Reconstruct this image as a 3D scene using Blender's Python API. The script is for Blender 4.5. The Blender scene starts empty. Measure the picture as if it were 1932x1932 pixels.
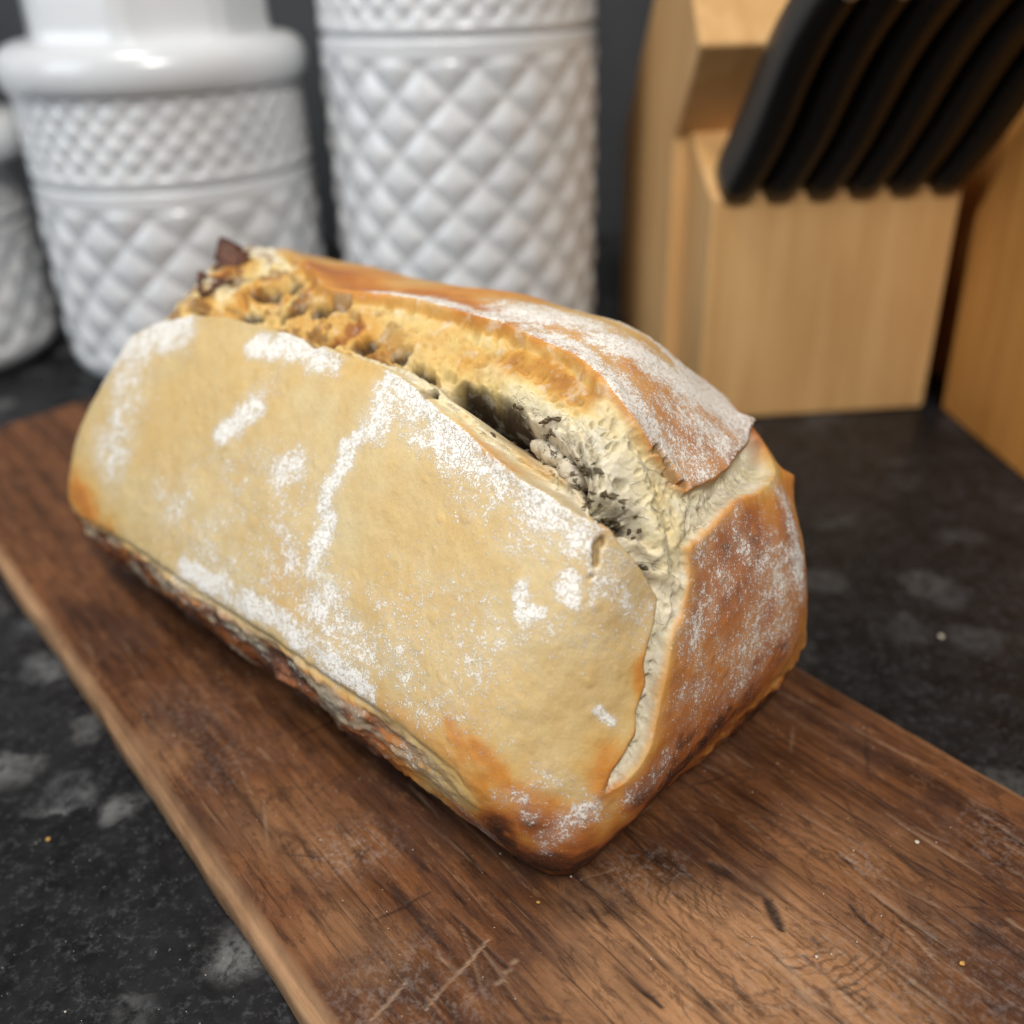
import bpy, math, random
import numpy as np
from mathutils import Vector, Matrix

# ---------------------------------------------------------------- scene, camera, light
sc = bpy.context.scene
COL = sc.collection
sc.render.resolution_x = 1024; sc.render.resolution_y = 1024
sc.render.engine = 'CYCLES'
sc.view_settings.view_transform = 'Standard'
sc.view_settings.look = 'None'
sc.view_settings.exposure = 0.0
sc.view_settings.gamma = 1.0
sc.cycles.use_adaptive_sampling = True; sc.cycles.max_bounces = 5; sc.cycles.diffuse_bounces = 3; sc.cycles.glossy_bounces = 2; sc.cycles.transmission_bounces = 1

# world units are metres; z = 0 is the top of the chopping board, the worktop lies 18 mm lower
COUNTER_Z = -0.018
CAM_H = 0.19
PITCH = math.radians(29.0); ROLL = math.radians(-1.8)
cam = bpy.data.cameras.new('camera')
cam_ob = bpy.data.objects.new('camera', cam); COL.objects.link(cam_ob)
cam.sensor_width = 36; cam.lens = 36 * 1876 / 1932
cam.clip_start = 0.01; cam.clip_end = 20
fwd = Vector((0, math.cos(PITCH), -math.sin(PITCH)))
r0 = Vector((1, 0, 0)); u0 = r0.cross(fwd)
rgt = r0 * math.cos(ROLL) + u0 * math.sin(ROLL); upv = u0 * math.cos(ROLL) - r0 * math.sin(ROLL)
m = Matrix((rgt, upv, -fwd)).transposed().to_4x4(); m.translation = (0, 0, CAM_H)
cam_ob.matrix_world = m
cam.dof.use_dof = True; cam.dof.focus_distance = 0.224; cam.dof.aperture_fstop = 6.8
cam.dof.aperture_blades = 0
sc.camera = cam_ob

world = bpy.data.worlds.new('World'); sc.world = world; world.use_nodes = True
bg = world.node_tree.nodes['Background']
bg.inputs[0].default_value = (0.86, 0.93, 1.0, 1); bg.inputs[1].default_value = 0.11

def area(name, loc, target, size, power, color, shape='SQUARE', size_y=None):
    li = bpy.data.lights.new(name, 'AREA'); li.shape = shape; li.size = size
    if size_y: li.size_y = size_y
    li.energy = power; li.color = color
    o = bpy.data.objects.new(name, li); COL.objects.link(o); o.location = loc
    o.rotation_euler = (Vector(target) - Vector(loc)).to_track_quat('-Z', 'Y').to_euler()
    return o
area('ceiling_lamp_light', (-0.30, 0.20, 1.20), (0.0, 0.27, 0.05), 0.30, 6.0, (1.0, 0.95, 0.88), 'DISK')
area('kitchen_lamp_light', (0.12, -0.52, 1.05), (0.03, 0.35, 0.03), 0.36, 13.0, (1.0, 0.945, 0.87), 'DISK')
area('window_light', (-1.25, -0.25, 0.75), (-0.05, 0.40, 0.05), 0.8, 9.0, (0.80, 0.90, 1.0), 'RECTANGLE', 0.8)

# ---------------------------------------------------------------- helpers
def tag(o, label=None, cat=None, group=None, kind=None):
    if label: o['label'] = label
    if cat: o['category'] = cat
    if group: o['group'] = group
    if kind: o['kind'] = kind
    return o
def link(name, me, mat=None, parent=None):
    o = bpy.data.objects.new(name, me); COL.objects.link(o)
    if mat: me.materials.append(mat)
    if parent: o.parent = parent
    return o
def empty(name, loc, rz=0):
    o = bpy.data.objects.new(name, None); COL.objects.link(o); o.location = loc
    o.rotation_euler = (0, 0, rz); o.empty_display_size = 0.02
    return o
def mesh_np(name, V, F, smooth=True, normals=None):
    me = bpy.data.meshes.new(name)
    V = np.ascontiguousarray(V, np.float32); F = np.ascontiguousarray(F, np.int32)
    k = F.shape[1]
    me.vertices.add(len(V)); me.vertices.foreach_set('co', V.ravel())
    me.loops.add(F.size); me.loops.foreach_set('vertex_index', F.ravel())
    me.polygons.add(len(F)); me.polygons.foreach_set('loop_start', np.arange(0, F.size, k, dtype=np.int32))
    me.update(calc_edges=True); me.validate()
    me.polygons.foreach_set('use_smooth', np.full(len(me.polygons), smooth))
    if normals is not None:
        me.normals_split_custom_set_from_vertices([tuple(n) for n in normals.tolist()])
    me.update()
    return me
def attr(me, name, arr):
    a = me.attributes.new(name, 'FLOAT', 'POINT'); a.data.foreach_set('value', np.ascontiguousarray(arr, np.float32))
def attr_col(me, name, arr):
    a = me.attributes.new(name, 'FLOAT_COLOR', 'POINT')
    c = np.ones((len(arr), 4), np.float32); c[:, :3] = arr; a.data.foreach_set('color', c.ravel())
def grid_faces(nu, nv, off=0, flip=False, closed_u=False):
    i = np.arange(nu if closed_u else nu - 1); j = np.arange(nv - 1)
    I, J = np.meshgrid(i, j, indexing='ij'); I2 = (I + 1) % nu
    f = np.stack([I * nv + J, I2 * nv + J, I2 * nv + J + 1, I * nv + J + 1], -1).reshape(-1, 4) + off
    return f[:, ::-1] if flip else f

# vectorised noise
def _hash(ix, iy, iz, s):
    h = (ix.astype(np.uint32) * np.uint32(374761393) + iy.astype(np.uint32) * np.uint32(668265263)
         + iz.astype(np.uint32) * np.uint32(2147483647) + np.uint32(s) * np.uint32(974711))
    h = (h ^ (h >> np.uint32(13))) * np.uint32(1274126177); h = (h ^ (h >> np.uint32(16))) * np.uint32(2246822519)
    return ((h ^ (h >> np.uint32(15))) & np.uint32(0xffffff)).astype(np.float32) / np.float32(0xffffff)
_LAT = np.random.default_rng(1234).random(64 * 64 * 64).astype(np.float32) * 2 - 1
def vnoise(p, scale, seed=0):
    q = p * scale + (seed * 7.31 + 32.0); i = np.floor(q); f = (q - i).astype(np.float32); i = i.astype(np.int64)
    f = f * f * f * (f * (f * 6 - 15) + 10); g = 1 - f
    x0 = (i[:, 0] & 63) << 12; x1 = ((i[:, 0] + 1) & 63) << 12; y0 = (i[:, 1] & 63) << 6; y1 = ((i[:, 1] + 1) & 63) << 6
    z0 = (i[:, 2] + seed * 5) & 63; z1 = (i[:, 2] + seed * 5 + 1) & 63
    t = _LAT.take
    a0 = t(x0 | y0 | z0) * g[:, 2] + t(x0 | y0 | z1) * f[:, 2]; a1 = t(x0 | y1 | z0) * g[:, 2] + t(x0 | y1 | z1) * f[:, 2]
    b0 = t(x1 | y0 | z0) * g[:, 2] + t(x1 | y0 | z1) * f[:, 2]; b1 = t(x1 | y1 | z0) * g[:, 2] + t(x1 | y1 | z1) * f[:, 2]
    return (a0 * g[:, 1] + a1 * f[:, 1]) * g[:, 0] + (b0 * g[:, 1] + b1 * f[:, 1]) * f[:, 0]
def fbm(p, scale, oct=4, seed=0, gain=0.5):
    a = 1.0; r = 0; n = 0
    for o in range(oct):
        r = r + a * vnoise(p, scale * 2 ** o, seed + o * 17); n += a; a *= gain
    return r / n
def worley(p, scale, seed=0):
    q = np.asarray(p, np.float64) * scale + 1000.0
    i = np.floor(q).astype(np.int64); best = np.full(len(q), 9.0, np.float32); bid = np.zeros(len(q), np.float32)
    for dx in (-1, 0, 1):
        for dy in (-1, 0, 1):
            for dz in (-1, 0, 1):
                cx, cy, cz = i[:, 0] + dx, i[:, 1] + dy, i[:, 2] + dz
                d = ((cx + _hash(cx, cy, cz, seed) - q[:, 0]) ** 2 + (cy + _hash(cx, cy, cz, seed + 5) - q[:, 1]) ** 2
                     + (cz + _hash(cx, cy, cz, seed + 9) - q[:, 2]) ** 2).astype(np.float32)
                m_ = d < best; best = np.where(m_, d, best); bid = np.where(m_, _hash(cx, cy, cz, seed + 31), bid)
    return np.sqrt(best), bid
def sstep(a, b, x):
    t = np.clip((x - a) / (b - a), 0, 1); return t * t * (3 - 2 * t)
def seg_dist(P, poly):
    """distance of points to a 3-D polyline and the running parameter 0..1 of the nearest point"""
    poly = np.asarray(poly, np.float32); best = np.full(len(P), 1e9, np.float32); par = np.zeros(len(P), np.float32)
    if len(poly) == 1: return np.linalg.norm(P - poly[0], axis=1), par
    ln = np.linalg.norm(np.diff(poly, axis=0), axis=1); cum = np.concatenate([[0], np.cumsum(ln)])
    for k in range(len(poly) - 1):
        a, d = poly[k], poly[k + 1] - poly[k]
        t = np.clip(((P - a) @ d) / max(float(d @ d), 1e-12), 0, 1)
        e = P - a - t[:, None] * d; q = np.einsum('ij,ij->i', e, e)
        m_ = q < best; best = np.where(m_, q, best); par = np.where(m_, (cum[k] + t * ln[k]) / cum[-1], par)
    return np.sqrt(best), par

def near_box(P, poly, m_):
    return np.where(((P > poly.min(0) - m_) & (P < poly.max(0) + m_)).all(1))[0]

# node helpers
class NT:
    def __init__(s, name, disp=False):
        s.mat = bpy.data.materials.new(name); s.mat.use_nodes = True; s.t = s.mat.node_tree
        s.b = s.t.nodes['Principled BSDF']; s.out = s.t.nodes['Material Output']
    def n(s, typ, **kw):
        nd = s.t.nodes.new(typ)
        for k, v in kw.items():
            if k == 'inp':
                for i, x in v.items(): s.set(nd, i, x)
            else: setattr(nd, k, v)
        return nd
    def set(s, nd, i, x):
        if isinstance(x, bpy.types.NodeSocket): s.t.links.new(x, nd.inputs[i])
        else:
            try: nd.inputs[i].default_value = x
            except Exception: nd.inputs[i].default_value = (*x, 1)
    def math(s, op, a, b=None, c=None, clamp=False):
        nd = s.n('ShaderNodeMath', operation=op, use_clamp=clamp); s.set(nd, 0, a)
        if b is not None: s.set(nd, 1, b)
        if c is not None: s.set(nd, 2, c)
        return nd.outputs[0]
    def ramp(s, x, a, b, lo=0.0, hi=1.0):
        nd = s.n('ShaderNodeMapRange', interpolation_type='SMOOTHSTEP')
        s.set(nd, 0, x); s.set(nd, 1, a); s.set(nd, 2, b); s.set(nd, 3, lo); s.set(nd, 4, hi); return nd.outputs[0]
    def mix(s, f, a, b, blend='MIX'):
        nd = s.n('ShaderNodeMix', data_type='RGBA', blend_type=blend)
        s.set(nd, 0, f)
        for i, x in ((6, a), (7, b)):
            if isinstance(x, bpy.types.NodeSocket): s.t.links.new(x, nd.inputs[i])
            else: nd.inputs[i].default_value = (*x[:3], 1)
        return nd.outputs[2]
    def coord(s, which='Object'): return s.n('ShaderNodeTexCoord').outputs[which]
    def mapping(s, v, scale=(1, 1, 1), rot=(0, 0, 0), loc=(0, 0, 0)):
        nd = s.n('ShaderNodeMapping'); s.set(nd, 0, v); nd.inputs[1].default_value = loc
        nd.inputs[2].default_value = rot; nd.inputs[3].default_value = scale; return nd.outputs[0]
    def noise(s, v, scale, detail=4, rough=0.5, dist=0.0):
        nd = s.n('ShaderNodeTexNoise'); s.set(nd, 'Vector', v); nd.inputs['Scale'].default_value = scale
        nd.inputs['Detail'].default_value = detail; nd.inputs['Roughness'].default_value = rough
        nd.inputs['Distortion'].default_value = dist; return nd.outputs[0]
    def vor(s, v, scale, feature='F1', out='Distance', rnd=1.0):
        nd = s.n('ShaderNodeTexVoronoi', feature=feature); s.set(nd, 'Vector', v); nd.inputs['Scale'].default_value = scale
        nd.inputs['Randomness'].default_value = rnd; return nd.outputs[out]
    def attr(s, name, col=False):
        nd = s.n('ShaderNodeAttribute', attribute_name=name); return nd.outputs['Color' if col else 'Fac']
    def bump(s, h, strength, dist, normal=None):
        nd = s.n('ShaderNodeBump'); s.set(nd, 'Height', h); nd.inputs['Strength'].default_value = strength
        nd.inputs['Distance'].default_value = dist
        if normal is not None: s.set(nd, 'Normal', normal)
        return nd.outputs[0]
    def fin(s, color, rough, normal=None, spec=0.5):
        s.set(s.b, 'Base Color', color); s.set(s.b, 'Roughness', rough)
        s.set(s.b, 'Specular IOR Level', spec)
        if normal is not None: s.set(s.b, 'Normal', normal)
        return s.mat

# ---------------------------------------------------------------- the setting: worktop and splashback
def granite_material():
    k = NT('polished_dark_granite'); v = k.coord()
    d = k.noise(v, 60, 4, 0.6); vv = k.n('ShaderNodeVectorMath', operation='ADD')
    dv = k.n('ShaderNodeTexNoise'); k.set(dv, 'Vector', v); dv.inputs['Scale'].default_value = 75; dv.inputs['Detail'].default_value = 4
    sc_ = k.n('ShaderNodeVectorMath', operation='SCALE'); k.set(sc_, 0, dv.outputs['Color']); sc_.inputs['Scale'].default_value = 0.013
    k.set(vv, 0, v); k.set(vv, 1, sc_.outputs[0]); w = vv.outputs[0]
    cells = k.n('ShaderNodeTexVoronoi', feature='F1'); k.set(cells, 'Vector', w); cells.inputs['Scale'].default_value = 48
    pick = k.n('ShaderNodeSeparateColor'); k.set(pick, 0, cells.outputs['Color'])
    blot = k.ramp(pick.outputs[0], 0.58, 0.66); edge = k.ramp(cells.outputs['Distance'], 0.60, 0.36)
    blot = k.math('MULTIPLY', blot, edge)
    mott = k.ramp(k.noise(w, 260, 5, 0.72), 0.30, 0.62)
    px_ = k.n('ShaderNodeSeparateXYZ'); k.set(px_, 0, v)
    big = k.math('MULTIPLY', k.ramp(k.noise(v, 26, 3, 0.5), 0.35, 0.62), k.ramp(px_.outputs[0], 0.10, -0.06, 0.28, 1.0))
    blot = k.math('MULTIPLY', k.math('MULTIPLY', blot, mott), k.math('ADD', k.math('MULTIPLY', big, 0.95), 0.06))
    fine = k.math('MULTIPLY', k.ramp(k.noise(v, 420, 4, 0.75), 0.50, 0.70), 0.55)
    col = k.mix(k.ramp(k.noise(v, 90, 4, 0.6), 0.3, 0.7), (0.0045, 0.0045, 0.005), (0.014, 0.014, 0.0155))
    col = k.mix(blot, col, k.mix(pick.outputs[1], (0.175, 0.175, 0.168), (0.10, 0.105, 0.115)))
    col = k.mix(fine, col, (0.070, 0.072, 0.080))
    gl = k.vor(v, 330); glm = k.math('LESS_THAN', gl, 0.05)
    rr = k.n('ShaderNodeTexWhiteNoise'); k.set(rr, 0, k.mapping(v, (200, 200, 200)))
    col = k.mix(k.math('MULTIPLY', glm, 0.55), col, (0.5, 0.5, 0.5))
    return k.fin(col, k.ramp(k.noise(v, 300, 3), 0.3, 0.7, 0.36, 0.52), k.bump(k.noise(v, 900, 3), 0.06, 0.0005), 0.25)
def plane(name, x0, x1, y0, y1, z, mat):
    V = np.array([(x0, y0, z), (x1, y0, z), (x1, y1, z), (x0, y1, z)]); o = link(name, mesh_np(name, V, np.array([[0, 1, 2, 3]]), False), mat)
    return o
tag(plane('worktop', -1.2, 1.2, -0.35, 0.86, COUNTER_Z, granite_material()), kind='structure')
def splash_material():
    k = NT('dark_grey_splashback'); v = k.coord()
    col = k.mix(k.ramp(k.noise(v, 9, 4), 0.3, 0.7), (0.040, 0.043, 0.048), (0.060, 0.064, 0.070))
    return k.fin(col, 0.42, k.bump(k.noise(v, 60, 3), 0.05, 0.001), 0.5)
sp_me = mesh_np('splashback', np.array([(-1.2, 0.86, COUNTER_Z), (1.2, 0.86, COUNTER_Z), (1.2, 0.86, 0.7), (-1.2, 0.86, 0.7)]), np.array([[0, 1, 2, 3]]), False)
tag(link('splashback_wall', sp_me, splash_material()), kind='structure')

# ---------------------------------------------------------------- wood
def wood_material(name, light, dark, axis_rot=(0, 0, 0), rough=0.5):
    k = NT(name); v = k.coord(); g = k.mapping(v, (60, 60, 4), axis_rot)
    a = k.noise(g, 1.6, 6, 0.6, 0.5); b = k.noise(v, 14, 3)
    f = k.math('ADD', k.math('MULTIPLY', a, 0.7), k.math('MULTIPLY', b, 0.3))
    st = k.ramp(k.noise(k.mapping(v, (34, 34, 0.5), axis_rot), 1.0, 0), 0.40, 0.60)
    col = k.mix(k.ramp(f, 0.35, 0.66), dark, light)
    col = k.mix(k.math('MULTIPLY', st, 0.28), col, dark)
    kn = k.ramp(k.vor(k.mapping(v, (9, 9, 5)), 1.0), 0.16, 0.03)
    col = k.mix(k.math('MULTIPLY', kn, 0.5), col, tuple(c * 0.45 for c in dark))
    return k.fin(col, k.ramp(a, 0.3, 0.7, rough - 0.06, rough + 0.1), k.bump(a, 0.12, 0.0006), 0.4)

# ---------------------------------------------------------------- chopping board
B_ANG = math.radians(128.0)                                  # long direction of the board
bd = np.array([math.cos(B_ANG), math.sin(B_ANG)]); bn = np.array([math.sin(B_ANG), -math.cos(B_ANG)])   # along, across (to the right)
B_ORG = np.array([-0.0462, 0.1345])                          # a point on the left top edge
B_W = 0.170; B_T = 0.018
def build_board():
    s = np.concatenate([np.arange(-0.165, -0.02, 0.0009), np.arange(-0.02, 0.12, 0.0005), np.arange(0.12, 0.372, 0.0014)])
    c = np.arange(0.0, B_W + 1e-6, 0.0005)
    S, Cc = np.meshgrid(s, c, indexing='ij'); nu, nv = S.shape
    P = np.stack([S.ravel(), Cc.ravel(), np.zeros(S.size)], 1)
    # uneven, worn edges
    s1 = P.copy(); s1[:, 1] = 0
    wob = 0.0006 * fbm(s1, 28, 3, 3) + 0.0004 * fbm(s1, 160, 2, 8)
    s1[:, 1] = 1; wob2 = 0.0012 * fbm(s1, 24, 3, 5)
    tt = P[:, 1] / B_W; P[:, 1] += wob * (1 - tt) + wob2 * tt
    P[:, 0] += 0.006 * sstep(0.33, 0.372, P[:, 0]) * (fbm(P, 20, 2, 4)) - 0.03 * sstep(0.30, 0.372, P[:, 0]) * (np.abs(tt - 0.5) * 2) ** 4
    z = 0.0005 * fbm(P, 18, 3, 11) + 0.00016 * fbm(P * [0.25, 1, 1], 260, 3, 12)
    # knife cuts and scores: (s0,c0,s1,c1,width,depth,tone)   tone<0 dark, >0 pale
    rng = random.Random(5); cuts = list(BOARD_CUTS)
    for _ in range(430):
        a = rng.gauss(math.pi, 0.10) if rng.random() < 0.72 else rng.uniform(0, math.pi)
        L = rng.uniform(0.006, 0.035); s0 = rng.uniform(-0.10, 0.10); c0 = rng.uniform(0.01, B_W - 0.01)
        cuts.append((s0, c0, s0 + L * math.cos(a), c0 + L * math.sin(a), rng.uniform(0.0002, 0.00055), rng.uniform(0.0001, 0.00035), rng.choice([-0.7, -0.5, -0.4, -0.3, 0.25])))
    dark = np.zeros(len(P)); pale = np.zeros(len(P)); Q = P.copy(); Q[:, 2] = 0
    wv = 0.0009 * np.stack([fbm(Q, 90, 3, 41), fbm(Q, 90, 3, 43)], 1)
    S2 = Q[:, :2] + wv
    for (a0, b0, a1, b1, wd, dp, tone) in cuts:
        lo = np.minimum([a0, b0], [a1, b1]) - wd * 4; hi = np.maximum([a0, b0], [a1, b1]) + wd * 4
        ix = np.where((S2[:, 0] > lo[0]) & (S2[:, 0] < hi[0]) & (S2[:, 1] > lo[1]) & (S2[:, 1] < hi[1]))[0]
        if not len(ix): continue
        d = np.array([a1 - a0, b1 - b0]); t = np.clip(((S2[ix] - [a0, b0]) @ d) / (d @ d), 0, 1)
        e = np.linalg.norm(S2[ix] - [a0, b0] - t[:, None] * d, axis=1)
        tap = np.sqrt(np.clip(4 * t * (1 - t), 0.02, 1)); brk = 0.45 + 0.55 * sstep(-0.35, 0.25, fbm(Q[ix], 120, 2, 77))
        mk = (1 - sstep(wd * 0.35 * tap, wd * 1.3 * tap, e)) * brk
        z[ix] -= dp * mk
        if tone < 0: dark[ix] = np.maximum(dark[ix], -tone * mk)
        else: pale[ix] = np.maximum(pale[ix], tone * mk)
    # worn rounded rim
    ed = np.minimum(P[:, 1], B_W - P[:, 1]); ed = np.clip(ed, 0, 1)
    z -= 0.0022 * np.clip(1 - ed / 0.0022, 0, 1) ** 2
    P[:, 2] = z - 0.0004
    # stains with shapes of their own, flour dust lying in the grain
    stain = 0.55 * sstep(0.05, 0.45, fbm(P * [0.45, 1, 1], 42, 4, 21)) + 0.45 * sstep(0.15, 0.5, fbm(P, 20, 3, 22))
    Qw = Q + 0.0045 * np.stack([fbm(Q, 55, 3, 51), fbm(Q, 55, 3, 53), np.zeros(len(Q))], 1)
    for (a0, b0, a1, b1, wd, st) in BOARD_STAINS:
        dd, _ = seg_dist(Qw, [(a0, b0, 0), (a1, b1, 0)])
        stain = np.maximum(stain, st * (1 - sstep(wd * 0.3, wd * 1.5, dd)))
    wear = np.zeros(len(P))
    for (a0, b0, a1, b1, wd, st) in BOARD_WEAR:
        dd, _ = seg_dist(Qw, [(a0, b0, 0), (a1, b1, 0)])
        wear = np.maximum(wear, st * (1 - sstep(wd * 0.3, wd * 1.6, dd)))
    dust = np.zeros(len(P))
    for (a0, b0, a1, b1, wd, st) in BOARD_DUST:
        dd, _ = seg_dist(Q, [(a0, b0, 0), (a1, b1, 0)]); dust = np.maximum(dust, st * (1 - sstep(0, wd, dd)))
    # skirt: sides of the board
    idx = np.arange(nu * nv).reshape(nu, nv)
    loop = np.concatenate([idx[:, 0], idx[-1, 1:], idx[::-1, -1][1:], idx[0, ::-1][1:-1]])
    V = P; F = [grid_faces(nu, nv)]
    F = [grid_faces(nu, nv)]
    prev = loop; n0 = len(V); ctr = np.array([0.15, B_W / 2])
    layers = []
    for k, (dz, grow) in enumerate(((-0.0024, 0.0009), (-0.007, 0.0012), (-0.0125, 0.0010), (-B_T + 0.0002, -0.0004))):
        q = P[loop].copy(); dirn = np.zeros((len(loop), 2)); 
        dirn[:nu, 1] = -1; dirn[nu:nu + nv - 1, 0] = 1; dirn[nu + nv - 1:2 * nu + nv - 2, 1] = 1; dirn[2 * nu + nv - 2:, 0] = -1
        q[:, :2] += dirn * (grow + 0.0004 * fbm(np.c_[q[:, :2], np.full(len(q), k)], 90, 2, 31)[:, None]); q[:, 2] = dz + (0 if k == 3 else 0.0003 * fbm(q, 120, 2, 33))
        cur = n0 + np.arange(len(loop)); n0 += len(loop); layers.append(q)
        nx = np.roll(np.arange(len(loop)), -1)
        F.append(np.stack([prev, cur, cur[nx], prev[nx]], -1)); prev = cur
    V = np.concatenate([P] + layers); nsk = len(V) - len(P)
    side = np.concatenate([np.clip(1 - ed / 0.0028, 0, 1), np.ones(nsk)])
    pad = lambda a, v=0.0: np.concatenate([a, np.full(nsk, v)])
    me = mesh_np('board_top', np.c_[V[:, 0], -V[:, 1], V[:, 2]], np.concatenate(F)[:, ::-1])
    for nm, a in (('dark', pad(dark)), ('pale', pad(pale)), ('stain', pad(stain)), ('wear', pad(wear)), ('dust', pad(dust)), ('rim', side)): attr(me, nm, a)
    k = NT('old_scarred_hardwood'); v = k.coord()
    g1 = k.noise(k.mapping(v, (7, 95, 60)), 1.0, 4, 0.62, 0.8); g2 = k.noise(k.mapping(v, (26, 420, 200)), 1.0, 3, 0.65)
    g3 = k.noise(v, 55, 4, 0.68)
    # fine circular saw marks in a worn patch
    ring = k.n('ShaderNodeVectorMath', operation='DISTANCE'); k.set(ring, 0, v); ring.inputs[1].default_value = RING_C
    rw = k.math('SINE', k.math('ADD', k.math('MULTIPLY', ring.outputs['Value'], 3000.0), k.math('MULTIPLY', k.noise(v, 300, 2), 9.0)))
    rmask = k.math('MULTIPLY', k.ramp(ring.outputs['Value'], 0.011, 0.016), k.ramp(ring.outputs['Value'], 0.036, 0.027))
    rmask = k.math('MULTIPLY', rmask, k.ramp(k.noise(v, 95, 3), 0.44, 0.58))
    rings = k.math('MULTIPLY', k.ramp(rw, 0.1, 0.9), rmask)
    col = k.mix(k.ramp(k.math('ADD', k.math('MULTIPLY', g1, 0.62), k.math('MULTIPLY', g2, 0.38)), 0.36, 0.64), (0.036, 0.0118, 0.0042), (0.185, 0.071, 0.0255))
    col = k.mix(k.math('MULTIPLY', k.ramp(g3, 0.42, 0.66), 0.42), col, (0.150, 0.062, 0.030))
    col = k.mix(k.math('MULTIPLY', k.attr('wear'), k.ramp(g2, 0.3, 0.6, 0.45, 0.95)), col, (0.42, 0.220, 0.105))
    col = k.mix(k.math('MULTIPLY', k.attr('stain'), k.ramp(g3, 0.35, 0.62, 0.25, 0.9)), col, (0.034, 0.017, 0.014))
    sc1 = k.noise(k.mapping(v, (1, 2.2, 1)), 95, 5, 0.78, 0.6); sc2 = k.noise(k.mapping(v, (70, 240, 100), (0, 0, 0.35)), 1.0, 4, 0.75)
    col = k.mix(k.ramp(sc1, 0.50, 0.66, 0.0, 0.62), col, (0.050, 0.021, 0.012)); col = k.mix(k.ramp(sc1, 0.46, 0.34, 0.0, 0.40), col, (0.235, 0.108, 0.048))
    col = k.mix(k.ramp(sc2, 0.57, 0.66, 0.0, 0.50), col, (0.030, 0.013, 0.008)); col = k.mix(k.ramp(sc2, 0.42, 0.34, 0.0, 0.30), col, (0.30, 0.155, 0.078))
    streak = k.ramp(k.noise(k.mapping(v, (14, 620, 100)), 1.0, 3, 0.6), 0.60, 0.70)
    col = k.mix(k.math('MULTIPLY', streak, 0.50), col, (0.022, 0.010, 0.007))
    lite = k.ramp(k.noise(k.mapping(v, (22, 700, 100), (0, 0, 0.10)), 1.0, 3, 0.6), 0.64, 0.72)
    col = k.mix(k.math('MULTIPLY', lite, 0.30), col, (0.34, 0.215, 0.135))
    cross = k.ramp(k.noise(k.mapping(v, (30, 900, 100), (0, 0, 1.15)), 1.0, 2, 0.6), 0.63, 0.70)
    col = k.mix(k.math('MULTIPLY', k.math('MULTIPLY', cross, k.attr('wear')), 0.85), col, (0.09, 0.045, 0.022))
    cr2 = k.ramp(k.noise(k.mapping(v, (40, 1000, 100), (0, 0, -0.75)), 1.0, 2, 0.6), 0.64, 0.70); col = k.mix(k.math('MULTIPLY', cr2, 0.30), col, (0.05, 0.023, 0.012))
    cr3 = k.ramp(k.noise(k.mapping(v, (26, 800, 100), (0, 0, 0.5)), 1.0, 2, 0.6), 0.65, 0.71); col = k.mix(k.math('MULTIPLY', cr3, 0.30), col, (0.30, 0.18, 0.10))
    col = k.mix(k.math('MULTIPLY', rings, 0.55), col, (0.085, 0.040, 0.018))
    col = k.mix(k.attr('dark'), col, (0.013, 0.007, 0.006)); col = k.mix(k.attr('pale'), col, (0.42, 0.29, 0.19))
    dusty = k.math('MULTIPLY', k.attr('dust'), k.ramp(k.noise(v, 620, 3, 0.72), 0.46, 0.66))
    col = k.mix(k.math('MULTIPLY', dusty, 0.30), col, (0.50, 0.44, 0.40))
    rimc = k.mix(k.ramp(g1, 0.3, 0.7), (0.20, 0.105, 0.050), (0.40, 0.235, 0.125))
    col = k.mix(k.math('MULTIPLY', k.attr('rim'), k.ramp(k.noise(v, 70, 3), 0.3, 0.6, 0.6, 1.0)), col, rimc)
    hgt = k.math('ADD', k.math('MULTIPLY', g2, 0.6), k.math('SUBTRACT', k.math('MULTIPLY', k.noise(v, 900, 2, 0.7), 0.35), k.math('MULTIPLY', streak, 0.5)))
    mat = k.fin(col, k.ramp(g3, 0.3, 0.7, 0.48, 0.72), k.bump(hgt, 0.6, 0.0007), 0.22)
    o = link('chopping_board', me, mat)
    o.location = (B_ORG[0], B_ORG[1], 0); o.rotation_euler = (0, 0, B_ANG)
    tag(o, 'dark worn wooden chopping board scored with knife cuts under the loaf', 'chopping board')
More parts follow.
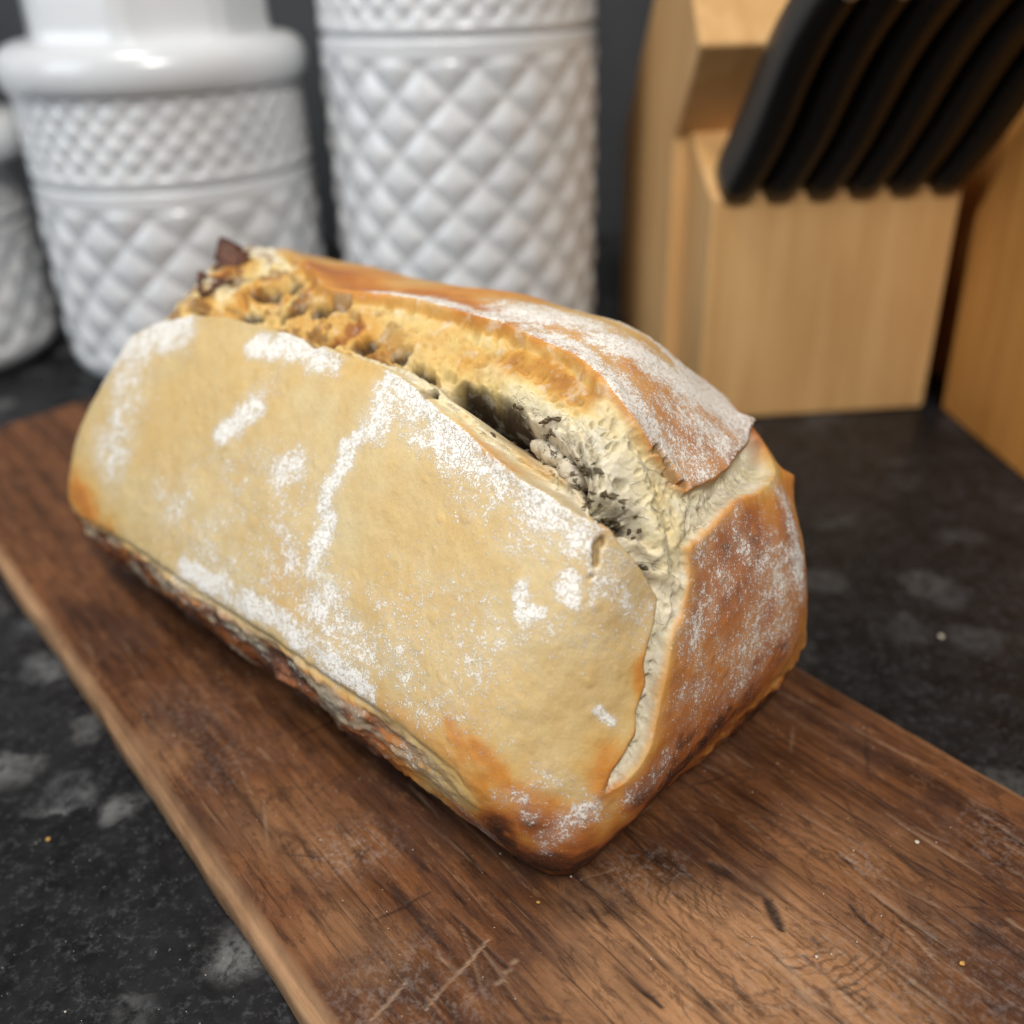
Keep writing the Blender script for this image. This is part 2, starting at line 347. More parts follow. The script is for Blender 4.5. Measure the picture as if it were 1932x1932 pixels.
BOARD_CUTS = [
 (-0.0323,0.0639,-0.0609,0.0634,0.0011,0.0006,-0.95),
 (-0.0297,0.0916,-0.0450,0.0941,0.0018,0.0006,-0.9),
 (-0.0450,0.0941,-0.0533,0.0896,0.0016,0.0006,-0.9),
 (-0.0576,0.1072,-0.0733,0.1041,0.0006,0.0004,-0.95),
 (-0.0348,0.0549,-0.0498,0.0558,0.0009,0.0005,-0.85),
 (-0.0571,0.1279,-0.0662,0.1267,0.0006,0.0003,-0.7),
 (-0.0475,0.1176,-0.0609,0.1157,0.0008,0.0003,-0.7),
 (-0.0173,0.0827,-0.0267,0.0838,0.0011,0.0003,-0.7),
 (-0.0181,0.0618,-0.0301,0.0604,0.0007,0.0003,-0.75),
 (-0.0130,0.0581,-0.0243,0.0578,0.0005,0.0003,-0.6),
 (-0.0046,0.0412,-0.0160,0.0437,0.0006,0.0003,-0.6),
 (-0.0426,0.0710,-0.0605,0.0706,0.0004,0.0003,-0.6),
 (-0.0530,0.0834,-0.0696,0.0833,0.0005,0.0003,-0.55),
 (-0.0592,0.0826,-0.0694,0.0908,0.0005,0.0002,-0.5),
 (-0.0583,0.0698,-0.0624,0.0785,0.0006,0.0002,-0.6),
 (-0.0674,0.0826,-0.0716,0.0914,0.0006,0.0002,-0.6),
 (-0.0812,0.1298,-0.0886,0.1278,0.0006,0.0003,-0.8),
 (-0.0698,0.1207,-0.0847,0.1189,0.0004,0.0002,-0.6),
 (-0.0096,0.0186,-0.0130,0.0062,0.0005,0.0003,0.5),
 (-0.0128,0.0387,-0.0181,0.0172,0.0005,0.0003,0.55),
 (-0.0200,0.0420,-0.0230,0.0315,0.0004,0.0002,0.5),
 (-0.0631,0.0813,-0.0728,0.0788,0.0005,0.0002,0.55),
 (-0.0512,0.0855,-0.0717,0.0803,0.0009,0.0002,0.3),
 (-0.0692,0.1111,-0.0837,0.1078,0.0004,0.0002,0.4),
 (-0.0835,0.1302,-0.0874,0.1301,0.0005,0.0002,0.6),
]
BOARD_STAINS = [
 (-0.0779,0.1339,-0.0851,0.1224,0.006,0.9),
 (-0.0810,0.1021,-0.0954,0.1076,0.006,0.8),
 (0.0215,0.0476,0.0391,0.0496,0.012,0.55),
 (0.0800,0.0141,0.0992,0.0114,0.016,0.5),
 (0.0437,0.0007,0.0600,0.0023,0.012,0.5),
 (0.0028,0.0257,-0.0146,0.0336,0.01,0.6),
 (-0.0102,0.0524,-0.0164,0.0668,0.01,0.45),
 (-0.0243,0.0910,-0.0368,0.0957,0.01,0.6),
 (0.0012,0.1256,-0.0032,0.1479,0.015,0.4),
 (-0.0048,0.0099,-0.0074,0.0190,0.01,0.7),
 (-0.0356,0.1491,-0.0513,0.1441,0.012,0.4),
]
BOARD_WEAR = [
 (-0.0383,0.0557,-0.0555,0.0665,0.018,0.95),
 (-0.0330,0.0726,-0.0392,0.0800,0.01,0.75),
 (-0.0547,0.0812,-0.0688,0.0843,0.02,0.85),
 (-0.0253,0.0634,-0.0369,0.0685,0.007,0.7),
 (0.0097,0.0132,0.0004,0.0158,0.01,0.4),
 (0.0916,0.0037,0.0998,0.0039,0.008,0.5),
 (0.0345,0.0216,0.0510,0.0155,0.012,0.3),
 (-0.0621,0.1116,-0.0529,0.1147,0.02,0.25),
 (-0.0335,0.0403,-0.0343,0.0470,0.012,0.35),
]
BOARD_DUST = [
 (0.0297,0.0248,0.0283,0.0315,0.014,0.75),
 (-0.0209,0.0745,-0.0246,0.0814,0.012,0.8),
 (-0.0073,0.0110,-0.0089,0.0207,0.016,0.55),
 (-0.0631,0.0813,-0.0955,0.1142,0.03,0.4),
 (-0.0526,0.1193,-0.0561,0.1185,0.008,0.6),
 (-0.0669,0.1515,-0.0727,0.1481,0.014,0.5),
 (0.1084,0.0184,0.0780,0.0163,0.02,0.35),
 (-0.0212,0.0218,-0.0105,0.0090,0.02,0.5),
]
RING_C = (-0.0477,-0.0968,0.0)

build_board()

# ---------------------------------------------------------------- the loaf
# all points in millimetres in the loaf's own frame: l along the loaf from the near end, w across to the right, h up
PANEL = [(189.3,14.1,87.3),(171.2,15.5,96.3),(156.4,18.4,100.6),(139.5,20.7,103.0),(119.8,21.6,103.7),(101.0,21.9,104.0),(87.0,21.2,103.4),(72.9,21.6,103.7),(67.6,21.3,103.5),(57.7,19.9,102.3),(48.4,17.8,100.1),(40.3,16.7,98.8),(33.3,15.5,97.4),(24.7,14.0,95.5),(18.4,13.0,94.2),(11.5,12.7,93.5),(4.3,12.6,91.7),(-0.2,14.0,90.3),(-2.9,16.2,88.6),(-4.8,16.9,85.8),(-6.8,18.8,82.4),(-9.2,21.2,76.9),(-10.9,22.8,72.0),(-12.0,20.3,67.7),(-12.6,17.4,64.5),(-13.1,14.9,61.0),(-14.2,14.3,56.5),(-14.6,10.9,51.8),(-15.3,9.5,47.2),(-14.8,5.7,42.8),(-14.1,3.1,40.1),(-13.8,0.9,35.6)]
RIGHT = [(-16.1,6.0,37.3),(-16.7,8.7,38.9),(-16.9,12.3,42.7),(-16.5,14.8,46.9),(-15.8,17.7,51.8),(-14.7,21.3,57.4),(-13.8,24.6,61.9),(-13.1,29.4,64.7),(-12.0,32.2,68.5),(-11.2,34.7,70.9),(-10.0,35.6,74.3),(-9.1,35.9,76.8),(-8.7,40.9,76.9),(-8.1,47.3,77.4),(-6.9,54.0,78.2),(-6.1,59.5,78.3),(-5.6,69.5,76.0),(-0.8,85.6,73.6)]
TOPC = [(5.4,82.1,81.7),(1.3,69.6,84.3),(-1.5,61.7,84.3),(-2.8,51.3,85.6),(-3.3,41.9,87.1),(-2.1,40.3,89.3),(-0.2,39.1,92.5),(2.0,36.8,96.0),(5.5,35.5,100.5),(8.9,35.0,104.0),(12.6,35.4,106.5),(18.1,37.4,108.7),(24.6,39.9,110.0),(33.3,42.0,110.6),(43.6,43.1,110.9),(55.1,44.9,111.0),(62.2,45.0,111.0),(69.5,45.3,110.9),(74.0,44.9,110.9),(86.6,46.0,110.8),(97.1,44.6,110.6),(104.4,41.5,110.3),(111.0,39.4,110.0),(119.1,40.5,110.1),(128.2,44.8,110.2),(137.4,49.2,110.0),(152.7,55.7,109.0),(189.1,75.6,102.5)]
CRACK = [(55.9,26.3,106.8),(49.1,25.9,106.6),(40.4,23.9,105.5),(31.5,21.4,103.6),(21.7,19.2,101.4),(14.8,18.2,100.1),(7.8,16.8,97.4),(3.8,17.0,95.8),(0.2,17.8,93.4),(-3.2,22.3,89.9),(-5.0,26.5,86.6),(-7.7,27.5,80.8)]
RIDGE = [(183.6,-16.8,36.9),(152.1,-16.7,39.2),(127.7,-16.6,39.9),(95.4,-16.5,39.9),(69.6,-16.4,40.4),(48.5,-16.5,40.0),(29.5,-16.6,39.6),(12.8,-16.3,37.1),(2.8,-13.9,27.9)]
FLOUR = [
 ([(66.1,20.4,102.7),(55.6,17.8,100.2),(46.5,15.9,98.0),(38.5,14.7,96.5),(32.2,13.3,94.7)],6.5,1),
 ([(58.0,16.5,98.6),(51.1,15.1,97.0),(40.3,13.0,94.3)],7,0.7),
 ([(31.3,12.3,93.4),(22.4,11.4,92.2),(12.7,10.6,90.8),(4.4,11.1,89.9),(-0.0,12.5,89.0)],8,0.72),
 ([(35.8,10.0,90.3),(23.2,8.7,88.5),(11.6,7.8,86.7),(1.9,9.8,87.0)],11,0.4),
 ([(65.2,19.0,101.3),(66.2,14.1,95.8),(67.3,12.2,93.4)],6,0.85),
 ([(68.2,11.2,92.0),(71.5,7.5,86.8),(72.1,5.0,83.2)],3.6,0.9),
 ([(71.8,4.7,82.7),(72.7,1.9,78.4),(72.7,-0.3,74.9)],4,0.95),
 ([(71.7,-2.6,71.0),(70.3,-4.8,67.2),(70.7,-6.8,63.4)],4.6,1.05),
 ([(70.6,-7.4,62.3),(68.1,-10.1,56.9),(66.3,-12.6,51.2),(61.0,-13.4,49.4)],4.6,0.95),
 ([(62.2,-9.7,57.7),(55.1,-10.8,55.3),(53.1,-11.9,53.0)],7,0.6),
 ([(120.9,16.2,98.3),(113.5,18.4,100.7),(105.9,20.1,102.4),(96.5,19.9,102.2),(87.7,19.0,101.4)],5.5,1),
 ([(109.6,20.2,102.5),(97.1,20.5,102.8)],5,1),
 ([(192.1,10.3,81.8),(174.6,13.0,92.8),(160.1,16.6,98.6)],12,0.8),
 ([(175.9,9.1,87.6),(173.6,3.5,80.4),(170.6,-2.6,70.9),(171.6,-6.8,63.2)],15,0.68),
 ([(119.9,2.8,79.8),(115.4,5.7,84.3),(110.8,9.1,89.0)],5.5,0.85),
 ([(132.4,-4.6,67.6),(124.2,-1.8,72.4)],7,0.5),
 ([(112.4,-3.1,70.2),(93.4,-0.1,75.3),(81.8,-2.6,71.1)],14,0.3),
 ([(141.9,-9.6,57.9),(117.9,-10.9,55.1),(93.3,-9.8,57.4)],20,0.36),
 ([(103.3,-12.5,51.4),(81.7,-12.2,52.1),(72.1,-13.0,50.3)],14,0.36),
 ([(91.4,0.2,75.8),(86.9,2.5,79.4)],7,0.6),
 ([(82.2,-6.7,63.5),(78.2,-8.6,59.8)],7,0.55),
 ([(122.2,-16.0,42.2),(103.6,-15.5,44.0),(84.1,-15.0,45.1),(70.5,-14.9,45.6)],5.5,1),
 ([(70.4,-15.1,45.0),(57.4,-15.3,44.3),(43.3,-15.5,43.8)],5,0.95),
 ([(59.6,-12.6,51.2),(44.3,-12.0,52.7),(32.9,-12.3,51.9)],9,0.5),
 ([(42.5,-9.7,57.6),(29.2,-8.4,60.2),(13.4,-7.7,60.5)],14,0.36),
 ([(34.6,-14.6,46.3),(16.8,-13.1,49.2),(9.7,-12.1,49.6)],12,0.34),
 ([(32.8,-4.4,67.8),(17.0,-3.6,68.9)],16,0.28),
 ([(4.3,-0.8,70.7),(13.8,-7.3,61.5)],12,0.33),
 ([(1.0,5.4,79.8),(0.1,5.0,78.4),(-0.1,4.4,77.0)],3.2,1.05),
 ([(8.4,1.5,76.5),(6.7,0.7,74.7),(4.6,0.1,72.7)],3.2,0.95),
 ([(-4.9,10.0,79.6),(-6.7,14.6,80.6)],9,0.45),
 ([(-8.8,15.6,75.9),(-10.1,15.0,71.5),(-10.7,13.6,68.6)],8,0.5),
 ([(-6.3,6.8,71.5),(-9.3,10.0,68.6)],10,0.34),
 ([(-3.9,-9.1,38.0),(-7.2,-6.1,38.0),(-5.2,-7.2,40.5)],6,0.48),
 ([(-9.8,-5.7,30.2),(-11.9,-2.9,31.8)],5,0.62),
 ([(-9.4,-6.9,26.2),(-6.7,-9.2,22.9)],4,0.5),
 ([(-2.4,-11.8,31.4),(0.3,-12.9,35.0)],4,0.55),
 ([(-11.4,4.3,52.1),(-12.6,5.1,49.7)],2,0.9),
 ([(107.2,12.8,94.1),(113.8,10.0,90.3)],6,0.4),
 ([(-10.3,42.9,72.6),(-12.9,44.2,64.6),(-13.9,36.8,61.7)],11,0.62),
 ([(-9.2,50.9,74.1),(-11.6,59.6,66.8),(-14.1,66.7,58.5)],13,0.58),
 ([(-7.5,81.3,67.6),(-10.9,80.5,61.5),(-14.3,79.1,52.6)],8,0.8),
 ([(-15.0,60.6,55.8),(-17.4,66.1,44.7)],12,0.46),
 ([(-14.9,31.6,57.8),(-16.4,42.9,50.8),(-17.0,54.0,48.0)],12,0.46),
 ([(-16.7,27.7,49.4),(-17.7,39.6,44.2)],11,0.34),
 ([(-17.1,19.4,45.9),(-17.8,26.7,43.1)],8,0.25),
 ([(-18.2,48.4,40.8),(-18.3,58.1,39.9)],8,0.4),
 ([(-16.9,7.2,31.4),(-18.2,16.8,34.6)],5,0.5),
 ([(98.7,46.2,110.7),(85.7,48.0,110.9),(65.2,47.4,111.1),(55.0,48.4,111.3)],4.5,0.9),
 ([(62.8,56.7,111.3),(47.2,57.4,111.5),(40.0,61.0,111.1)],10,0.8),
 ([(46.3,46.6,111.2),(34.6,44.8,111.0),(23.8,41.3,110.0)],6,0.8),
 ([(30.2,57.0,110.5),(21.3,60.0,106.4),(17.0,69.8,98.5),(14.4,80.9,89.9)],9,0.95),
 ([(20.7,41.3,109.5),(13.5,39.7,106.8),(8.7,39.3,103.2)],8,0.62),
 ([(6.9,38.8,101.4),(2.3,42.7,95.0),(-1.6,43.7,89.3)],8,0.58),
 ([(8.8,60.3,96.2),(3.9,64.8,89.2)],12,0.48),
 ([(1.1,49.5,91.6),(-1.3,50.5,88.0)],8,0.6),
 ([(53.6,-16.7,32.5),(38.2,-16.5,31.3),(24.0,-16.1,30.0),(16.1,-11.1,18.3),(14.8,-6.0,8.2)],9,0.42),
 ([(129.3,-16.9,33.9),(97.5,-16.6,32.0),(71.7,-16.4,31.0)],10,0.45),
]
BROWN = [
 ([(-13.1,15.8,61.7),(-14.1,13.7,56.4),(-14.7,11.0,51.4),(-15.1,8.8,46.6)],3.2,0.42),
 ([(-15.7,9.0,44.5),(-14.8,4.8,40.9),(-13.6,1.1,36.9)],5,0.45),
 ([(-12.9,2.7,43.5),(-12.8,0.4,38.3)],5,0.4),
 ([(-15.0,8.9,47.2),(-13.9,3.3,41.4)],10,0.16),
 ([(-2.8,16.4,88.9),(-2.2,14.9,88.8)],3,0.35),
 ([(-2.0,-11.3,35.4),(-6.8,-9.1,27.6),(-10.9,-5.2,25.9)],9,0.34),
 ([(-3.9,-11.1,27.2),(-7.6,-8.4,21.2),(-11.6,-4.3,22.5)],8,0.5),
 ([(8.6,-13.5,45.3),(1.7,-12.8,38.6),(-2.3,-11.6,32.7)],5,0.42),
 ([(14.5,-14.0,46.6),(8.3,-13.8,44.2)],4,0.35),
 ([(0.5,-6.6,10.5),(-5.4,-4.2,9.4),(-9.7,1.8,11.1)],9,0.85),
 ([(4.2,-12.7,22.8),(4.3,-4.4,5.8)],8,0.8),
 ([(191.4,-15.0,43.2),(182.9,-16.2,40.8),(179.7,-16.8,37.4)],11,0.5),
 ([(182.4,-16.9,35.4),(169.4,-17.0,36.5)],8,0.45),
 ([(80.1,-9.0,59.1),(79.3,-12.4,51.7),(71.6,-13.5,49.2)],8,0.24),
 ([(147.9,-3.7,69.2),(140.9,0.6,76.5)],18,0.07),
 ([(-6.6,-0.2,55.4),(-1.5,-7.8,47.4)],25,0.08),
 ([(84.1,18.6,100.9),(73.0,20.7,103.0)],5,0.22),
 ([(40.1,16.4,98.6),(33.1,15.3,97.2),(24.4,13.6,95.1)],2.2,0.3),
 ([(80.2,32.9,109.0),(92.6,33.5,109.2)],3,0.1),
 ([(-10.5,40.6,72.4),(-14.4,30.1,59.9),(-16.7,19.8,48.3),(-17.6,13.4,39.6)],9,0.42),
 ([(-9.4,57.7,72.6),(-13.9,56.9,60.2),(-16.5,49.6,50.1),(-17.8,35.2,43.9)],22,0.58),
 ([(-10.4,79.8,63.2),(-15.2,76.5,51.1),(-18.0,71.5,38.8)],14,0.66),
 ([(-16.2,62.0,51.0),(-18.1,58.1,41.4),(-18.5,43.8,37.4),(-18.5,30.6,36.3),(-18.2,16.8,34.6),(-16.4,6.0,28.9)],9,0.78),
 ([(-18.4,66.0,37.1),(-18.4,54.2,32.6),(-18.3,38.2,31.2),(-17.8,21.8,29.3),(-13.3,14.7,16.8),(-4.6,13.8,-0.0)],8,0.95),
 ([(-7.2,60.7,76.2),(-8.4,47.6,76.7),(-9.3,37.9,76.0)],3,0.4),
 ([(0.1,94.7,66.5),(-4.8,82.8,70.6)],5,0.5),
 ([(74.0,44.9,110.9),(62.2,45.0,111.0),(43.6,43.1,110.9),(33.3,42.0,110.6),(24.6,39.9,110.0),(18.1,37.4,108.7)],2.6,0.66),
 ([(18.1,37.4,108.7),(8.9,35.0,104.0),(2.0,36.8,96.0)],2.6,0.46),
 ([(15.0,47.5,106.5),(6.5,57.0,95.3),(1.0,67.8,84.8)],16,0.42),
 ([(9.9,81.9,85.7),(14.8,103.0,74.7),(1.0,67.8,84.8)],8,0.6),
 ([(138.8,53.1,109.7),(121.3,49.5,110.4),(105.0,47.7,110.6)],9,0.5),
 ([(95.6,53.1,110.8),(78.5,52.9,111.1),(64.5,52.6,111.4)],5,0.55),
 ([(51.0,51.9,111.5),(33.8,51.5,111.3),(19.6,49.5,108.6)],6,0.38),
]
TOAST = [
 ([(177.7,19.7,98.9),(151.2,27.2,107.0),(144.0,41.4,109.8),(113.9,34.2,109.2),(86.7,30.3,108.3)],16,0.42),
 ([(91.1,34.1,109.3),(75.1,38.3,110.1),(55.8,38.0,110.1),(44.8,37.5,110.1)],12,0.34),
 ([(44.8,37.5,110.1),(30.6,36.5,109.8),(20.4,35.3,108.9),(14.5,33.5,107.3)],6,0.55),
 ([(43.6,21.9,104.0),(38.3,20.9,103.1),(32.2,18.7,101.1)],2.2,0.6),
 ([(31.6,18.9,101.2),(24.9,15.9,97.9),(18.5,15.6,97.5),(11.3,15.9,97.2)],2.8,0.42),
 ([(181.6,42.9,108.2),(178.8,53.0,108.3)],8,0.75),
 ([(146.3,35.3,109.2),(136.7,40.0,109.8)],5,0.55),
 ([(103.0,27.3,107.2),(98.2,32.7,109.0)],4,0.75),
 ([(45.0,18.0,100.3),(35.3,16.8,98.9)],3,0.15),
 ([(11.8,32.1,106.0),(3.3,32.4,98.5),(-2.7,34.2,89.6),(-8.7,32.6,78.2)],5,0.14),
 ([(187.9,15.4,89.4),(177.7,19.7,98.9),(170.5,24.0,104.2)],6,0.3),
]
POCKET = [
 ([(54.6,26.3,106.8),(48.7,25.8,106.5),(42.6,24.9,106.0),(36.8,23.7,105.3)],4.6,13),
 ([(9.4,17.0,98.0),(5.8,16.9,96.8),(1.9,17.3,94.7)],2,9),
 ([(14.1,17.4,99.2),(10.8,16.9,98.2)],1.3,5),
 ([(33.6,19.4,101.7),(29.9,18.8,101.1)],1.5,5),
 ([(-0.5,18.6,93.0),(-1.8,19.6,91.6)],1.4,4),
 ([(103.9,24.3,105.6),(99.0,23.1,104.8)],3.5,6),
 ([(56.2,20.3,102.6),(55.0,20.2,102.5)],1.6,4),
 ([(91.6,69.6,108.7),(88.5,70.7,108.6)],2.2,3),
 ([(82.4,32.0,108.8),(79.1,32.8,109.0)],2.2,4),
 ([(147.0,35.9,109.3),(138.1,44.9,110.1)],3,4),
 ([(129.8,31.2,108.5),(124.4,34.7,109.2)],2.4,5),
 ([(96.4,29.4,108.0),(91.4,32.5,108.9)],2.2,5),
 ([(144.7,26.6,106.8),(139.9,29.0,107.7)],2.2,4),
 ([(83.1,27.2,107.2),(76.9,27.1,107.2)],1.8,4),
 ([(166.0,21.0,102.5),(160.2,19.5,101.6)],2.2,4),
 ([(74.2,30.1,108.3),(68.2,30.0,108.3)],1.6,3),
 ([(117.5,35.1,109.4),(107.9,38.8,110.0)],2.5,5),
 ([(-3.8,19.8,88.5),(-5.7,25.6,85.3)],2.5,4),
 ([(-9.3,23.2,76.9),(-10.5,24.6,73.4)],2.2,3),
 ([(0.3,40.5,92.8),(-1.7,40.5,90.0),(-2.7,42.2,88.0)],1.4,4),
 ([(2.3,38.3,96.0),(1.0,39.1,94.2)],1.2,3),
 ([(-2.6,13.8,87.4),(-2.7,12.3,85.9),(-2.9,11.4,84.4),(-3.3,10.7,83.1)],0.95,2),
 ([(-3.3,10.7,83.1),(-3.8,9.3,80.5)],0.5,1.2),
]
GREY = [
 ([(7.5,25.0,102.3),(3.3,25.0,98.7),(-0.6,24.7,94.0),(-2.9,24.5,90.5)],8,0.9),
 ([(-2.5,17.9,90.0),(-5.0,21.9,86.7),(-8.3,23.5,79.6)],5,0.9),
 ([(-10.9,24.5,72.3),(-12.4,21.5,66.5),(-13.8,17.2,59.8),(-15.2,14.3,52.4)],3.2,0.8),
 ([(-15.3,10.3,47.9),(-15.5,6.7,41.6)],2.5,0.5),
 ([(82.4,24.7,105.9),(71.8,24.3,105.7)],5,0.9),
 ([(13.9,24.0,104.5),(9.8,22.6,102.5)],5,0.5),
 ([(-5.3,58.6,79.9),(-6.3,50.3,80.2)],4,0.4),
]
STRAND = [
 ([(12.3,32.7,106.3),(5.1,31.8,100.6),(-0.0,31.9,94.1),(-4.2,31.3,87.5),(-7.8,29.3,80.6),(-10.3,28.3,74.2)],2.2,1),
 ([(13.8,25.6,105.2),(8.3,22.5,101.8),(3.1,21.3,97.8)],1.5,0.7),
 ([(-10.3,28.3,74.2),(-11.4,31.3,70.5),(-12.3,32.0,67.7)],1.3,0.7),
 ([(-5.9,23.6,85.0),(-7.8,25.9,80.9),(-9.0,28.6,77.5)],1,0.8),
 ([(-10.2,27.8,74.4),(-11.6,22.4,69.6),(-12.6,20.4,65.7)],0.8,0.7),
 ([(52.0,34.1,109.4),(39.7,32.1,108.9),(26.1,29.5,108.0),(16.8,24.0,104.9)],2,0.6),
 ([(-5.1,39.0,84.6),(-7.9,34.5,79.7)],2.5,0.7),
]
FILL = [
 ([(34.9,21.7,103.8),(27.3,20.3,102.6),(19.7,18.7,100.9),(12.6,17.3,99.0),(7.3,17.0,97.5)],5.5,1),
 ([(32.4,24.1,105.6),(25.1,23.0,104.8)],4,0.9),
]
SPIKE_TOP = (11.2,90.0,81.7)
SPIKE_END = (0.2,95.0,66.2)
SHARD_A = (184.8,52.8,107.7)
SHARD_B = (171.4,36.6,108.7)
HERB = [(39.9,21.6,103.8),(35.2,21.1,103.3),(35.9,24.5,105.8),(30.0,20.7,102.9),(26.9,19.9,102.2),(27.4,23.0,104.8),(22.0,19.6,101.8),(22.6,22.0,103.9),(16.0,17.9,99.9),(12.5,17.2,98.8),(13.2,19.7,101.3),(8.6,17.7,98.6),(6.0,17.2,97.2),(6.2,19.1,98.8),(2.1,18.4,95.6),(0.4,18.9,94.2),(-3.2,20.6,89.8),(-4.7,25.0,87.2),(-3.5,24.7,89.4),(-5.9,27.2,84.7),(18.5,19.1,101.2),(45.0,23.4,105.1),(49.4,24.3,105.7),(30.9,19.0,101.4),(-9.2,24.2,77.1),(-3.4,18.6,88.9)]
BODY = [
 (0.0000,-0.9285,0.3714,31.568),
 (0.0000,-0.7904,0.6126,48.097),
 (0.0000,-0.8862,-0.4633,1.531),
 (0.0000,-0.1483,0.9889,103.838),
 (0.0481,0.2693,0.9618,128.695),
 (0.0000,0.7507,0.6606,134.918),
 (0.0000,1.0000,0.0000,114.000),
 (0.0000,0.8000,-0.6000,77.600),
 (0.0000,0.0000,-1.0000,13.000),
 (-0.9766,0.0000,0.2149,27.248),
 (-0.8862,0.0000,-0.4633,4.310),
 (-0.7943,0.1191,0.5957,60.963),
 (-0.5437,0.4448,0.7117,92.672),
 (-0.6856,-0.6856,0.2449,19.000),
 (-0.7035,0.7035,0.1005,76.081),
 (0.9950,0.0000,0.0995,226.868),
 (0.7507,0.0000,0.6606,220.710),
 (0.7507,0.0000,-0.6606,153.446),
 (0.6931,-0.6931,0.1980,159.612),
 (0.5868,-0.4890,0.6454,161.714),
 (0.6931,0.6931,0.1980,227.536),
]

def mm(a): return np.asarray(a, np.float64) / 1000.0
BN = np.array([b[:3] for b in BODY]); BD = np.array([b[3] for b in BODY]) / 1000.0; BK = 1 / 0.0038
BC = np.array([0.105, 0.05, 0.05])
def body_dir(D):
    ND = D @ BN.T; cen = BC @ BN.T - BD
    lo = np.zeros(len(D)); hi = np.full(len(D), 0.3)
    for _ in range(20):
        mid = (lo + hi) / 2; e = BK * (cen + mid[:, None] * ND); mx = e.max(1)
        s = mx + np.log(np.exp(e - mx[:, None]).sum(1)) > 0
        hi = np.where(s, mid, hi); lo = np.where(s, lo, mid)
    return BC + ((lo + hi) / 2)[:, None] * D
AX = np.array([-0.45, -0.60, 0.66]); AX /= np.linalg.norm(AX)
EX = np.cross((0, 0, 1.0), AX); EX /= np.linalg.norm(EX); EY = np.cross(AX, EX)
def chart(P):
    d = P - BC; d = d / np.linalg.norm(d, axis=1, keepdims=True); c = 1 + d @ AX
    return np.stack([d @ EX / c, d @ EY / c], 1)
def in_poly(q, poly):
    r = np.zeros(len(q), bool); n = len(poly)
    for i in range(n):
        x0, y0 = poly[i]; x1, y1 = poly[(i + 1) % n]
        if y0 == y1: continue
        c = (y0 > q[:, 1]) != (y1 > q[:, 1]); r ^= c & (q[:, 0] < (x1 - x0) * (q[:, 1] - y0) / (y1 - y0) + x0)
    return r
def build_loaf():
    lo = np.array([-0.018, -0.0195, -0.006]); hi = np.array([0.224, 0.114, 0.114])
    st = np.linspace(0, 1, 470); L = lo[0] + (hi[0] - lo[0]) * (0.62 * st + 0.38 * st ** 2.0)
    W = np.linspace(lo[1], hi[1], 300); Hh = np.linspace(lo[2], hi[2], 272)
    nl, nw, nh = len(L), len(W), len(Hh)
    key = {}
    # five faces of a box of grid points (the bottom rests on the board), welded by integer index
    def face(a, b, st_):
        A, B = np.meshgrid(np.unique(np.r_[0:a:st_, a - 1]), np.unique(np.r_[0:b:st_, b - 1]), indexing='ij'); return A.ravel(), B.ravel(), A.shape
    ids = []; quads = []
    def add(il, iw, ih, nu, nv, flip):
        code = (il.astype(np.int64) * 1000 + iw) * 1000 + ih
        off = sum(len(x) for x in ids); ids.append(code); quads.append(grid_faces(nu, nv, off, flip))
    a, b, sh = face(nl, nh, 1); add(a, np.zeros_like(a), b, *sh, False)          # long side towards the camera
    a, b, sh = face(nl, nw, 1); add(a, b, np.full_like(a, nh - 1), *sh, False)   # top
    a, b, sh = face(nw, nh, 1); add(np.zeros_like(a), a, b, *sh, True)          # near end
    a, b, sh = face(nl, nh, 3); add(a, np.full_like(a, nw - 1), b, *sh, True)    # the two sides turned away
    a, b, sh = face(nw, nh, 3); add(np.full_like(a, nl - 1), a, b, *sh, False)
    codes = np.concatenate(ids); F = np.concatenate(quads)
    uq, inv = np.unique(codes, return_inverse=True); F = inv[F].astype(np.int64)
    il = uq // 1000000; iw = (uq // 1000) % 1000; ih = uq % 1000
    D = np.stack([L[il], W[iw], Hh[ih]], 1) - BC; D /= np.linalg.norm(D, axis=1, keepdims=True)
    P = body_dir(D); N0 = len(P)
    e = BK * (P @ BN.T - BD); w_ = np.exp(e - e.max(1, keepdims=True)); w_ /= w_.sum(1, keepdims=True)
    Nn = w_ @ BN; Nn /= np.linalg.norm(Nn, axis=1, keepdims=True)
    # ---- split between the crusts
    panel, right, topc, crack = mm(PANEL), mm(RIGHT), mm(TOPC), mm(CRACK)
    far = mm([(196, 66, 98), (206, 48, 84), (206, 22, 72)]); side_out = mm([(6, 100, 78), (8, 112, 66)]); side_in = mm([(6, 99, 85)])
    ring = np.concatenate([panel, right, side_out[:1], side_in, topc, far])
    inside = in_poly(chart(P), chart(ring))
    dA, sA = seg_dist(P, np.concatenate([far[1:][::-1][:1], panel])); _, sA = seg_dist(P, panel)
    dR, sR = seg_dist(P, np.concatenate([right, side_out[:1]])); dT, sT = seg_dist(P, np.concatenate([side_in, topc, far[:2]]))
    dB = np.minimum(dR, dT); dmin = np.minimum(dA, dB)
    jag = 0.0011 * fbm(P, 160, 3, 1) + 0.0006 * fbm(P, 520, 2, 2)
    sd = np.where(inside, dmin, -dmin) + jag * np.clip(dmin / 0.001, 0, 1)
    S = sstep(-0.0002, 0.0014, sd)
    dC, sC = seg_dist(P, crack)
    tt = dA / (dA + dB + 1e-6)
    Dm = np.interp(sA, [0, .12, .25, .38, .5, .62, .70, .78, .9, 1], np.array([3.5, 5.5, 8, 14, 18, 18, 10, 3.2, 1.6, 1.0]) / 1000)
    depth = Dm * (1 - tt) ** 1.35 + 0.0010
    ledge = np.interp(sA, [0.3, 0.36, 0.60, 0.66], [0, 1, 1, 0])
    lw = 0.0042 + 0.0014 * fbm(P, 120, 2, 6)
